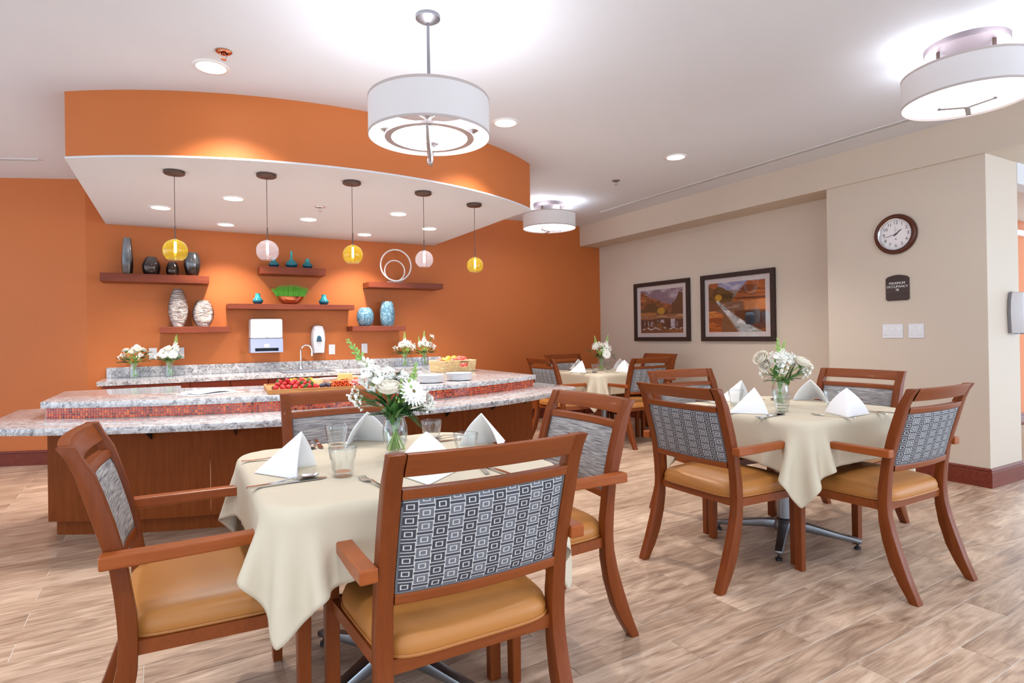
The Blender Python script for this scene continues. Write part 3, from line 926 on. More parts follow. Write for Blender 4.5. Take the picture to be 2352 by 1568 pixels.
G = 'teal bud vases'
vase('bud_vase', 'squat teal bud vase behind the lilac globe, left on the top shelf', .914, 1.944, bud(.11, .110, .042, .78), 'teal', ye, group=G)
vase('bud_vase', 'teal bottle vase with long thin neck on the top shelf', 1.096, 1.944, bud(.187, .129, .024, .56), 'teal', ye, group=G)
vase('bud_vase', 'squat teal bud vase at the right end of the top shelf', 1.265, 1.944, bud(.110, .112, .044, .80), 'teal', ye, group=G)
vase('bud_vase', 'teal bud vase left of the copper grass bowl', .748, 1.543, bud(.117, .108, .05, .78), 'teal', ye, group=G)
vase('bud_vase', 'teal bud vase right of the copper grass bowl', 1.437, 1.543, bud(.117, .112, .05, .78), 'teal', ye, group=G)
G = 'textured silver vases'
vase('silver_vase', 'tall textured silver vase, oval in outline', .005, 1.306, urn(.383, .185, .075, .090, .42), 'silver', ye, .55, G)
vase('silver_vase', 'shorter round textured silver vase on the lower left shelf', .227, 1.306, urn(.270, .204, .105, .110, .48), 'silver', ye, .55, G)
G = 'blue crackle vases'
def rounded(h, w, base, top):
    pts = [(.0001, 0), (base/2, 0)]
    for k in range(1, 14):
        u = k/14
        pts.append((w/2*(1-abs(2*u-1)**4)**.5 if False else (base/2+(w/2-base/2)*min(1, math.sin(PI*min(u, .5))**.6) if u < .5 else top/2+(w/2-top/2)*math.sin(PI*u)**.6), h*u))
    return pts+[(top/2, h), (top/2-.006, h), (top/2-.006, h*.7), (.0001, h*.68)]
vase('blue_vase', 'short rounded blue crackle vase', 1.906, 1.302, rounded(.216, .198, .11, .10), 'crackle', ye, group=G)
vase('blue_vase', 'tall blue crackle vase with rounded shoulders', 2.172, 1.302, rounded(.293, .176, .13, .11), 'crackle', ye, group=G)
# ring sculpture
t = thing('ring_sculpture', 'white double ring sculpture on a dark base', 'sculpture', (2.275, 6.81, 1.816))
MB().box(-.10, .10, -.035, .035, 0, .016, b=.002).build('base', 'midgrey', t)
def torus(R_, r_, zc, name, dx=0, dy=0):
    mb = MB().grid(lambda a, b: (dx+(R_+r_*cos(2*PI*b))*cos(2*PI*a), dy+r_*1.1*sin(2*PI*b), zc+(R_+r_*cos(2*PI*b))*sin(2*PI*a)), 64, 10, True)
    mb.build(name, 'offwhite', t, smooth=60)
torus(.188, .0095, .016+.1975, 'large_ring', .01, -.008)
torus(.124, .0085, .016+.1325, 'small_ring', .0, .012)
# copper bowl of grass
t = thing('grass_bowl', 'copper boat-shaped bowl planted with green grass', 'plant', (1.08, 6.81, 1.543))
pr = [(.0001, 0), (.055, 0), (.062, .004), (.10, .03), (.13, .06), (.146, .088), (.142, .088), (.125, .062), (.09, .03), (.0001, .02)]
MB().lathe(pr, 40).tf(Matrix.Diagonal((1, .62, 1, 1))).build('bowl', 'copper', t, smooth=50)
mb = MB(); rnd = random.Random(5)
for k in range(1300):
    a = rnd.random()*2*PI; q = math.sqrt(rnd.random())
    x, y = q*.132*cos(a), q*.078*sin(a)
    L = rnd.uniform(.13, .175)*(1-.18*q*q); lean = q*.62+rnd.gauss(0, .1)
    dx, dy = cos(a)*sin(lean)*L, sin(a)*sin(lean)*L*.8
    tx, ty = rnd.uniform(-1, 1), rnd.uniform(-1, 1)
    i = len(mb.v)
    w = .0022
    mb.v += [(x-w, y-w*ty, .06), (x+w, y+w*ty, .06), (x+dx*.45+w*.8, y+dy*.45, .062+L*.55), (x+dx*.45-w*.8, y+dy*.45, .062+L*.55), (x+dx, y+dy, .06+L*cos(lean)+.004)]
    mb.f += [(i, i+1, i+2, i+3), (i+3, i+2, i+4)]
mb.build('grass', 'grass', t, kind='stuff')
MB().lathe([(.0001, .06), (.125, .06)], 30, cap=False).tf(Matrix.Diagonal((1, .62, 1, 1))).build('soil', 'dgreen', t)

# ------------------------------------------------------------------ things on the walls
t = thing('towel_dispenser', 'white and smoke-grey paper towel dispenser above the counter', 'dispenser', (.828, 6.9595, 1.205))
mb = MB().box(-.162, .162, -.20, 0, -.03, .182, b=.02); mb.build('cover', 'white', t, smooth=40)
mb = MB()
for x0, x1, z0_, z1_ in ((-.162, -.118, -.180, -.031), (.118, .162, -.180, -.031), (-.118, .118, -.132, -.031), (-.118, .118, -.180, -.166)): mb.box(x0, x1, -.195, 0, z0_, z1_)
mb.build('window', 'greyplastic', t)
MB().box(-.118, .118, -.10, -.01, -.166, -.132).build('slot', 'darkgrey', t)
MB().box(-.028, .024, -.1965, -.195, -.125, -.090).build('sticker', 'white', t)
MB().box(-.011, .011, -.2012, -.1995, -.020, -.015).build('badge', 'midgrey', t)
def soap(label, loc, rz, group):
    t = thing('soap_dispenser', label, 'dispenser', loc, rz, group)
    prof = [(-.062, -.155), (-.076, .0), (-.068, .09), (-.048, .150), (-.02, .158), (.02, .158), (.048, .150), (.068, .09), (.076, .0), (.062, -.155)]
    MB().prism([(x*1.02, z*1.01) for x, z in prof], -.022, -.0005, 'y').build('back_plate', 'midgrey', t, bevel=.003)
    mb = MB(); n = len(prof)
    for y, k in ((-.022, 1.0), (-.085, .97), (-.105, .80)):
        for x, z in prof: mb.v.append((x*k, y, z*(k if z > 0 else 1)))
    for a in range(2):
        for b in range(n):
            c = (b+1) % n
            mb.f.append((a*n+b, a*n+c, a*n+n+c, a*n+n+b))
    mb.f.append(tuple(range(2*n, 3*n))); mb.build('cover', 'white', t, smooth=35, bevel=.004)
    em = MB().prism([(-.030, -.022), (.030, -.022), (.020, .028), (0, .044), (-.020, .028)], -.108, -.1045, 'y').build('emblem', 'teal', t)
    MB().prism([(-.030, -.028), (.030, -.028), (.028, -.012), (-.028, -.012)], -.1092, -.1045, 'y').build('emblem_band', 'plum', em)
    mb = MB()
    for z, w in ((-.042, .018), (-.052, .026), (-.07, .016)): mb.box(-w, w, -.1062, -.1045, z-.0012, z+.0012)
    mb.build('lettering', 'midgrey', t)
    for x in (-.045, .045): MB().box(x-.008, x+.008, -.06, -.03, -.164, -.1545).build('foot', 'greyplastic', t)
soap('white soap dispenser on the orange wall right of the faucet', (1.389, 6.9595, 1.158), 0, 'soap dispensers')
soap('white soap dispenser on pillar end at the right picture edge', (5.54, 2.0025, 1.285), 0, 'soap dispensers')
def outlet(label, x, z, w=.071, gang=1):
    t = thing('wall_outlet', label, 'outlet', (x, 6.9595, z), 0, 'white duplex outlets')
    MB().box(-w/2, w/2, -.006, -.0005, -.057, .057, b=.0015).build('cover_plate', 'white', t)
    for s_ in (-.02, .02):
        q = MB().lathe([(.0001, .0), (.015, 0), (.017, .002)], 20).tf(Matrix.Translation((0, -.0085, s_)) @ Matrix.Rotation(rad(-90), 4, 'X')).build('receptacle', 'offwhite', t, smooth=40)
        mb = MB()
        for xx in (-.006, .006): mb.box(xx-.0012, xx+.0012, -.0092, -.0080, s_, s_+.008)
        mb.box(-.002, .002, -.0092, -.0080, s_-.009, s_-.005).build('slot', 'darkgrey', q)
outlet('white outlet right of the wall soap dispenser', 1.552, 1.037)
outlet('white outlet behind the leftmost counter bouquet', -.222, 1.040)
outlet('white outlet behind the second counter bouquet', .018, 1.040)
outlet('white outlet behind the tall snapdragon of the front bouquet', 1.932, 1.040)

def switchplate(label, y0, y1, n):
    t = thing('switch_plate', label, 'light switch', (5.1515, (y0+y1)/2, 1.157), 0, 'white switch plates')
    w = abs(y1-y0)/2
    MB().box(-.006, 0, -w, w, -.057, .057, b=.0015).build('cover_plate', 'white', t)
    for k in range(n):
        y = -(w*.98)+(k+.5)*2*w*.98/n
        f_ = MB().box(-.0085, -.0055, y-.0165, y+.0165, -.033, .033, b=.001).build('dimmer_frame', 'offwhite', t)
        MB().box(-.0105, -.008, y-.011, y+.0115, -.031, .010, b=.001).build('paddle', 'white', f_)
        MB().box(-.010, -.008, y-.0155, y-.0125, -.004, .026).build('slider', 'offwhite', f_)
switchplate('white triple light switch plate below the occupancy sign', 2.742, 2.582, 3)
switchplate('white double light switch plate beside the triple one', 2.541, 2.427, 2)

# occupancy sign
t = thing('occupancy_sign', 'dark wood maximum occupancy sign between clock and switches', 'sign', (5.1515, 2.617, 1.514))
top = [(.080-.160*k/10, .088+.017*math.sin(PI*k/10)) for k in range(11)]
poly = [(-.080, -.106), (.080, -.106), (.080, -.097), (.090, -.097), (.090, .080), (.080, .080)]+top+[(-.080, .080), (-.090, .080), (-.090, -.097), (-.080, -.097)]
MB().prism([(y, z) for y, z in poly], -.010, 0, 'x').build('plaque', 'signwood', t, bevel=.0012)
for k, (s_, z) in enumerate((('MAXIMUM', .036), ('OCCUPANCY', .008), ('78', -.020))):
    text('lettering', s_, .0268, 'signtext', t, (-.0105, 0, z), (rad(90), 0, rad(-90)))

# wall clock 1:43
t = thing('wall_clock', 'round wall clock with dark wood rim and white face', 'clock', (5.1515, 2.622, 1.953), 0)
mX = Matrix.Rotation(rad(-90), 4, 'Y')      # local z -> -x
MB().lathe([(.128, .008), (.130, .030), (.142, .038), (.158, .034), (.165, .018), (.163, .0005)], 64, cap=False).tf(mX).build('rim', 'clockwood', t, smooth=60)
MB().lathe([(.119, .010), (.122, .026), (.129, .031), (.1305, .02)], 64, cap=False).tf(mX).build('bezel', 'chrome', t, smooth=60)
MB().lathe([(.0001, .008), (.131, .008)], 64, cap=False).tf(mX).build('dial', 'clockface', t)
for k in range(1, 13):
    a = rad(90-30*k)
    text('numeral', str(k), .037, 'ink', t, (-.0085, -.094*cos(a), .094*sin(a)), (rad(90), 0, rad(-90)), .0003)
mb = MB(); mb.box(-.0095, -.0085, -.018, .018, .034, .036).box(-.0095, -.0085, -.006, .006, -.044, -.034).build('dial_print', 'midgrey', t)
def hand(name, deg, L, w, x):
    a = rad(90-deg); c, s_ = -cos(a), sin(a)
    MB().strip([(x, -.018*c, -.018*s_), (x, L*.75*c, L*.75*s_), (x, L*c, L*s_)], [w, w*.9, w*.2], .001, lateral=(0, -s_, c)).build(name, 'ink', t)
hand('hour_hand', 51.5, .062, .007, -.013)
hand('minute_hand', 258, .098, .0035, -.015)
hand('second_hand', 0, .07, .001, -.016)
MB().lathe([(.0001, .019), (.006, .018), (.006, .009)], 14).tf(mX).build('pin', 'ink', t)

# ------------------------------------------------------------------ framed canyon photographs
def fbm(w, h, sx, sy, seed, oct=5):
    r = np.random.RandomState(seed); out = np.zeros((h, w)); amp = 1; tot = 0
    for o_ in range(oct):
        gx, gy = int(sx*2**o_)+2, int(sy*2**o_)+2
        gr = r.rand(gy+1, gx+1)
        X = np.linspace(0, gx-1.001, w); Y = np.linspace(0, gy-1.001, h)
        xi, yi = X.astype(int), Y.astype(int); fx, fy = X-xi, Y-yi
        fx = fx*fx*(3-2*fx); fy = (fy*fy*(3-2*fy))[:, None]
        A_ = gr[yi][:, xi]*(1-fx)+gr[yi][:, xi+1]*fx
        B_ = gr[yi+1][:, xi]*(1-fx)+gr[yi+1][:, xi+1]*fx
        out += amp*(A_*(1-fy)+B_*fy); tot += amp; amp *= .55
    return out/tot
def lerp(img, col, mask):
    return img*(1-mask[..., None])+np.array(col)*mask[..., None]
def sm(x, a, b):
    t_ = np.clip((x-a)/(b-a), 0, 1); return t_*t_*(3-2*t_)
def canvas(kind, w=150, h=116):
    X, Y = np.meshgrid(np.linspace(0, 1, w), np.linspace(0, 1, h))
    n1 = fbm(w, h, 4, 4, 1); n2 = fbm(w, h, 14, 12, 2); n3 = fbm(w, h, 3, 22, 3); n4 = fbm(w, h, 30, 4, 4); n5 = fbm(w, h, 40, 34, 9, 3)
    img = np.zeros((h, w, 3))
    if kind == 0:
        img[:] = (128, 118, 138)
        img = lerp(img, (206, 196, 206), sm(fbm(w, h, 4, 8, 5), .42, .68)*(1-.3*X))
        ridge = .06+.42*np.clip(X-.08, 0, 1)**.8+.10*(n1-.5)
        img = lerp(img, (160, 92, 60), sm(Y-ridge, 0, .015))
        img = lerp(img, (104, 70, 50), sm(n2, .5, .62)*sm(Y-ridge, .0, .03))
        img = lerp(img, (196, 120, 78), sm(n3, .56, .7)*sm(Y-ridge, .0, .03)*sm(.55-Y, 0, .2))
        img = lerp(img, (78, 66, 48), sm(n1+.5*Y-.35*X, .48, .62)*sm(Y-ridge, .02, .08))
        tr = .30-.20*sm(X, .80, .92)+.10*(n2-.5)+.3*sm(.78-X, 0, .1)
        img = lerp(img, (74, 62, 50), sm(Y-tr, 0, .02)*sm(X, .70, .78)*sm(.62-Y, 0, .05))
        img = lerp(img, (196, 150, 54), sm(.10-np.hypot((X-.50)*1.0, (Y-.50)*1.1)+.06*(n2-.5), 0, .02))
        img = lerp(img, (196, 128, 74), sm(Y, .50, .56)*sm(.45-X+.1*(n3-.5), 0, .1))
        img = lerp(img, (150, 104, 80), sm(Y, .56, .60))
        img = lerp(img, (196, 150, 112), sm(n3, .55, .65)*sm(Y, .55, .58)*sm(.68-Y, 0, .04))
        img = lerp(img, (66, 52, 48), sm(Y-.02*np.sin(X*9), .66, .69))
        for a_, b_, t0, t1 in ((.08, .34, .72, .88), (.38, .60, .68, .86), (.70, .90, .67, .88)):
            m_ = sm(X, a_, a_+.03)*sm(b_-X, 0, .03)*sm(Y, t0, t0+.03)*sm(t1-Y, 0, .03)
            img = lerp(img, (206, 198, 214), m_*sm(n4, .38, .62))
        img = lerp(img, (118, 78, 58), sm(Y, .88, .90)); img = lerp(img, (150, 96, 58), sm(Y, .9, .96)*sm(X, .55, .8))
        for cx_, cy_, rx_, ry_ in ((.50, .85, .11, .095), (.22, .88, .07, .05), (.34, .82, .05, .05)):
            m_ = sm(1-((X-cx_)/rx_)**2-((Y-cy_)/ry_)**2, 0, .2)
            img = lerp(img, (130, 88, 62), m_); img = lerp(img, (84, 58, 46), m_*sm(X-cx_-.3*(Y-cy_), .0, .05))
        img = lerp(img, (236, 232, 240), sm(.018-abs(Y-.90-.02*np.sin(X*30)), 0, .012)*sm(n2, .48, .56))
    else:
        img[:] = (150, 156, 198)
        img = lerp(img, (206, 204, 222), sm(fbm(w, h, 5, 8, 6), .45, .65))
        img = lerp(img, (150, 138, 130), sm(Y-(.13+.10*abs(X-.25)+.03*(n2-.5)), 0, .02))
        lr = .02+.55*np.clip(X-.12, 0, 1)+.06*(n2-.5)
        img = lerp(img, (104, 80, 48), sm(Y-lr, 0, .02)*sm(.50-X, 0, .1))
        img = lerp(img, (70, 62, 40), sm(n2, .48, .6)*sm(Y-lr, 0, .03)*sm(.48-X, 0, .1))
        img = lerp(img, (168, 92, 56), sm(.10-np.hypot(X-.10, Y-.03), 0, .03))
        rr_ = .40-.62*np.clip(X-.40, 0, .3)*2.2
        cl = sm(Y-np.clip(rr_, -.02, 1)+.04*(n1-.5), 0, .02)*sm(X, .38, .44)
        img = lerp(img, (178, 96, 50), cl)
        strata = fbm(w, h, 3, 26, 8)
        img = lerp(img, (110, 58, 36), cl*sm(strata+.12*(X-.5), .54, .64))
        img = lerp(img, (224, 142, 88), cl*sm(n3, .55, .68)*sm(Y, .22, .4))
        low = sm(Y-.38-.06*(n1-.5), 0, .03)
        img = lerp(img, (128, 96, 78), low*sm(.66-X, 0, .05))
        img = lerp(img, (176, 146, 126), low*sm(n3, .55, .65)*sm(.66-X, 0, .05))
        img = lerp(img, (206, 132, 84), low*sm(X, .62, .68)*sm(.72-Y, 0, .06))
        img = lerp(img, (214, 160, 54), sm(.075-np.hypot(X-.19, (Y-.30)*1.0)+.05*(n2-.5), 0, .02))
        img = lerp(img, (92, 56, 40), sm(Y, .55, .60)*sm(X, .45, .5))
        img = lerp(img, (150, 82, 46), sm(n3, .5, .62)*sm(Y, .66, .72)*sm(X, .80, .84))
        bl = sm(1-((X-.08)/.27)**2-((Y-.86)/.30)**2, 0, .12)
        img = lerp(img, (196, 98, 44), bl); img = lerp(img, (236, 150, 76), bl*sm(.86-Y-.3*(X-.15), 0, .3)*sm(n1, .3, .7)); img = lerp(img, (140, 70, 40), bl*sm(n3, .54, .64))
        img = lerp(img, (122, 86, 58), sm(1-((X-.36)/.13)**2-((Y-.92)/.34)**2, 0, .15))
        img = lerp(img, (110, 66, 48), sm(1-((X-.08)/.2)**2-((Y-.47)/.10)**2, 0, .2)*.7)
        t_ = np.clip((Y-.36)/.64, 0, 1)
        xc = .16+.10*t_+.48*t_**1.15; wd = .035+.05*t_+.17*t_**2.2
        st = sm(1-abs(X-xc)/wd, 0, .45)*sm(Y, .35, .38)
        img = lerp(img, (190, 194, 196), st); img = lerp(img, (250, 250, 250), st*sm(n1, .40, .62))
        img = lerp(img, (92, 112, 110), st*sm(fbm(w, h, 8, 10, 11), .55, .7)*.6)
        pl_ = sm(1-((X-.74)/.085)**4-((Y-.74)/.12)**4, 0, .2)
        img = lerp(img, (52, 62, 74), pl_); img = lerp(img, (150, 176, 196), pl_*sm(.72-Y, 0, .1)*.8)
    img = np.clip(img*(.92+.16*n5[..., None]), 0, 255)/255
    return np.where(img <= .04045, img/12.92, ((img+.055)/1.055)**2.4)
def picture(label, yc, zc, kind, iy0, iy1, iz0, iz1):
    t = thing('framed_picture', label, 'picture', (5.489, yc, zc), 0, 'framed canyon photographs')
    hy, hz, w, dp = .502, .390, .052, .032
    for q in (((hy, hz), (hy, -hz), (hy-w, -hz+w), (hy-w, hz-w)), ((-hy, -hz), (-hy, hz), (-hy+w, hz-w), (-hy+w, -hz+w)),
              ((-hy, hz), (hy, hz), (hy-w, hz-w), (-hy+w, hz-w)), ((hy, -hz), (-hy, -hz), (-hy+w, -hz+w), (hy-w, -hz+w))):
        MB().prism(list(q), -dp, -.001, 'x').build('frame', 'frame', t, bevel=.002)
    MB().box(-.012, -.004, -hy+w*.9, hy-w*.9, -hz+w*.9, hz-w*.9).build('mat_board', 'matboard', t)
    w_, h_ = 150, 116
    C_ = canvas(kind, w_, h_)
    mb = MB()
    for j in range(h_):
        for i in range(w_): mb.v.append((-.0128, iy0+(iy1-iy0)*i/(w_-1), iz1+(iz0-iz1)*j/(h_-1)))
    for j in range(h_-1):
        for i in range(w_-1): mb.f.append((j*w_+i, j*w_+i+1, (j+1)*w_+i+1, (j+1)*w_+i))
    o = mb.build('photo_print', 'print', t)
    ca = o.data.color_attributes.new('paint', 'FLOAT_COLOR', 'POINT')
    ca.data.foreach_set('color', np.concatenate([C_.reshape(-1, 3), np.ones((w_*h_, 1))], 1).astype(np.float32).ravel())
    MB().box(-.0155, -.0150, -hy+w*.95, hy-w*.95, -hz+w*.95, hz-w*.95).build('glazing', 'glass', t)
    return t
picture('left framed canyon photograph with a row of small waterfalls', 5.681, 1.453, 0, .382, -.385, -.285, .285)
t = picture('right framed canyon photograph with a white rushing stream', 4.494, 1.453, 1, .392, -.38, -.285, .285)
# ================================================================== CHAIRS
REAR = [(-.292, .918), (-.271, .885), (-.254, .843), (-.226, .742), (-.206, .671), (-.187, .60), (-.179, .538), (-.173, .473), (-.170, .408), (-.174, .353), (-.19, .28), (-.215, .2), (-.25, .1), (-.291, .0)]
FRONT = [(-.254, .0), (-.210, .07), (-.175, .14), (-.145, .24), (-.131, .324), (-.128, .40), (-.13, .47), (-.14, .537), (-.148, .595), (-.16, .65), (-.174, .708), (-.191, .766), (-.214, .838), (-.241, .887), (-.255, .918)]
_rz = np.array([p[1] for p in REAR][::-1]); _ry = np.array([p[0] for p in REAR][::-1])
_fz = np.array([p[1] for p in FRONT]); _fy = np.array([p[0] for p in FRONT])
def postc(z): return float((np.interp(z, _rz, _ry)+np.interp(z, _fz, _fy))/2)
XI = .224
def bow(x): return -.026*(1-(x/.26)**2)
def slab(mb, z0, z1, th, nx=14, nz=3, off=0):
    """curved board between the posts"""
    def S(sgn):
        return lambda a, b: (-XI+2*XI*a, postc(z0+(z1-z0)*b)+bow(-XI+2*XI*a)+off+sgn*th/2, z0+(z1-z0)*b)
    i = len(mb.v)
    mb.grid(S(-1), nx, nz); j = len(mb.v); mb.grid(S(1), nx, nz)
    w = nz+1
    for a in range(nx):
        for b in (0, nz):
            mb.f.append((i+a*w+b, i+(a+1)*w+b, j+(a+1)*w+b, j+a*w+b))
    return mb
def pad(sgn, z0, z1, base, puff, marg=.004, nx=18, nz=12):
    """upholstered panel bulging to one side (sgn=-1 back, +1 front)"""
    mb = MB()
    def P(a, b):
        x = (-XI+marg)+(2*XI-2*marg)*a; z = z0+(z1-z0)*b
        e_ = (1-abs(2*a-1)**6)*(1-abs(2*b-1)**6)
        return (x, postc(z)+bow(x)+sgn*(base+puff*e_**.6), z)
    mb.grid(P, nx, nz)
    k = (nz+1)
    ring = [(a*k) for a in range(nx+1)]
    # skirt back towards the middle of the panel
    loop = [a*k for a in range(nx+1)]+[nx*k+b for b in range(1, nz+1)]+[a*k+nz for a in range(nx-1, -1, -1)]+[b for b in range(nz-1, 0, -1)]
    i = len(mb.v)
    for q in loop:
        x, y, z = mb.v[q]; mb.v.append((x, postc(z)+bow(x), z))
    n = len(loop)
    for q in range(n): mb.f.append((loop[q], loop[(q+1) % n], i+(q+1) % n, i+q))
    edge = [mb.v[q] for q in loop]
    return mb, edge
def seat_outline(n=44, k=1.0):
    pts = []
    for i in range(n):
        a = 2*PI*i/n
        cx_, sy_ = cos(a), sin(a)
        px = abs(cx_)**.34*(1 if cx_ > 0 else -1); py = abs(sy_)**.34*(1 if sy_ > 0 else -1)
        y = .045+py*.215
        hw_ = .236+(.262-.236)*(y+.17)/.43
        pts.append((px*hw_*k, .045+(y-.045)*k))
    return pts
def make_chair():
    t = thing('dining_chair', 'prototype', 'chair', (0, 0, 0))
    poly = REAR[::-1]+FRONT[::-1]
    for sx in (-1, 1):
        x0 = .224 if sx > 0 else -.266
        MB().prism([(p[0], p[1]) for p in REAR[::-1]]+[(p[0], p[1]) for p in FRONT[::-1]], x0, x0+.042, 'x').build('rear_post', 'chairwood', t, bevel=.0035, smooth=30)
        x0 = .250 if sx > 0 else -.290
        MB().prism([(.254, .617), (.292, .617), (.292, .35), (.288, 0), (.257, 0), (.254, .35)], x0, x0+.040, 'x').build('front_leg', 'chairwood', t, bevel=.003)
    slab(MB(), .862, .918, .026).build('top_rail', 'railwood', t, smooth=40, bevel=.003)
    slab(MB(), .806, .832, .030).build('middle_rail', 'railwood', t, smooth=40, bevel=.003)
    slab(MB(), .545, .572, .030).build('lower_rail', 'railwood', t, smooth=40, bevel=.003)
    for sgn, m, pu in ((-1, 'squares', .011), (1, 'stria', .016)):
        mb, edge = pad(sgn, .573, .806, .009, pu)
        o = mb.build('back_panel' if sgn < 0 else 'front_panel', m, t, smooth=60)
        MB().tube(edge+[edge[0]], .0032, 6, cap=False).build('piping', 'greypiping', o, smooth=60)
    fr = MB()
    for s_ in (-1, 1):
        fr.strip([(s_*.238, -.15, .386), (s_*.262, .26, .386)], .022, .036)
    fr.box(-.226, .226, -.155, -.135, .368, .404).box(-.252, .252, .258, .280, .368, .404)
    fr.build('seat_frame', 'railwood', t)
    mb = MB(); n = 44
    for z, k in ((.404, 1.0), (.412, 1.012), (.432, 1.014), (.450, .985), (.463, .92), (.472, .78), (.479, .5), (.482, .2)):
        for x, y in seat_outline(n, k): mb.v.append((x, y, z+(.006*(y+.1) if z > .44 else 0)))
    for r_ in range(7):
        for q in range(n):
            q2 = (q+1) % n
            mb.f.append((r_*n+q, r_*n+q2, (r_+1)*n+q2, (r_+1)*n+q))
    mb.f.append(tuple(range(7*n, 8*n))); mb.f.append(tuple(reversed(range(n))))
    s_ = mb.build('seat', 'vinyl', t, smooth=80)
    MB().tube([(x, y, .409) for x, y in seat_outline(60, 1.012)+seat_outline(60, 1.012)[:1]], .0045, 6, cap=False).build('piping', 'piping', s_, smooth=60)
    for sx in (-1, 1):
        pts = [(sx*.289, -.205, .634), (sx*.291, -.12, .634), (sx*.289, .05, .634), (sx*.280, .2, .634), (sx*.272, .30, .632)]
        MB().strip(pts, [.044, .044, .042, .042, .044], [.036, .034, .032, .032, .032]).build('arm', 'armwood', t, bevel=.005)
    return t
CH = [  # x, y, heading (deg), label, group
 (.03, 2.04, -90, 'cherry armchair seen from its side, left of the nearest table', 0),
 (.657, 1.517, 0, 'nearest cherry armchair, its square-patterned back towards us', 0),
 (1.253, 2.01, 90, 'cherry armchair right of the nearest table, grey striped back facing left', 0),
 (.672, 2.62, 180, 'cherry armchair between nearest table and the bar, facing us', 0),
 (2.367, 2.08, -90, 'cherry armchair left of the table by the clock wall, patterned back turned half to us', 1),
 (2.963, 1.60, 0, 'cherry armchair with chipped arm, on the near right side of the clock-wall table', 1),
 (3.55, 2.17, 90, 'cherry armchair against the clock wall below the switches', 1),
 (2.97, 2.665, 174, 'cherry armchair behind the clock-wall table, below the right picture', 1),
 (3.645, 5.33, -90, 'cherry armchair left of the far corner table, patterned back beside the bar end', 2),
 (4.83, 5.31, 90, 'cherry armchair at the far table hidden behind another, below the left picture', 2),
 (4.225, 4.79, 0, 'cherry armchair on the near side of the far table, patterned back half turned', 2),
 (4.24, 5.885, 180, 'cherry armchair against the orange wall at the far table', 2)]
GRP = ['chairs around the nearest table', 'chairs around the table by the clock wall', 'chairs around the far corner table']
proto = make_chair()
for i, (x, y, a, l, g_) in enumerate(CH):
    if i == 0:
        proto.location = (x, y, 0); proto.rotation_euler = (0, 0, rad(a)); proto['label'] = l; proto['group'] = GRP[g_]
    else: dup(proto, (x, y, 0), rad(a), l, GRP[g_])

# ================================================================== TABLES
TOPZ = .7405
def make_table():
    t = thing('dining_table', 'x', 'table')
    c = []
    for k in range(4):
        for j in range(7):
            a = PI/2*k+PI/2*j/6
            sx, sy = (1, -1, -1, 1)[k], (1, 1, -1, -1)[k]
            c.append((sx*.339+.107*cos(a), sy*.339+.107*sin(a)))
    MB().prism(c, TOPZ-.03, TOPZ).build('tabletop', 'railwood', t, bevel=.010, smooth=30)
    MB().lathe([(.038, .10), (.038, .66), (.05, .665), (.05, .675)], 28).box(-.2, .2, -.2, .2, .675, TOPZ-.03).build('post', 'castmetal', t, smooth=40)
    MB().lathe([(.0001, .05), (.05, .05), (.062, .07), (.055, .11), (.040, .125)], 24).build('hub', 'castmetal', t, smooth=50)
    for k in range(4):
        m = Matrix.Rotation(PI/2*k, 4, 'Z')
        mb = MB().strip([(.03, 0, .088), (.12, 0, .082), (.25, 0, .062), (.375, 0, .044)], [.062, .05, .042, .038], [.05, .046, .032, .022]).tf(m)
        f_ = mb.build('foot', 'castmetal', t, bevel=.006, smooth=40)
        MB().lathe([(.006, .034), (.006, .016), (.016, .014), (.017, .002), (.012, 0)], 14, (.355*cos(PI/2*k), .355*sin(PI/2*k), 0)).build('glide', 'black', f_, smooth=40)
    return t
TB = [(.640, 2.005, 28, 'nearest square table on a four-footed metal base'), (2.962, 2.125, 31, 'square table on grey metal four-footed base by the clock wall'), (4.23, 5.33, 20, 'square table in the far corner, largely hidden')]
t0 = make_table()
t0.location = (*TB[0][:2], 0); t0.rotation_euler = (0, 0, 0)
def setbase(t, a):
    pass
for i, (x, y, a, l) in enumerate(TB):
    t = t0 if i == 0 else dup(t0, (x, y, 0), 0, l)
    t['label'] = l; t['group'] = 'square dining tables'
    t.location = (x, y, 0)
    for ch in t.children:
        if ch.name.split('.')[0] in ('foot', 'hub', 'post'): ch.rotation_euler = (0, 0, rad(a))

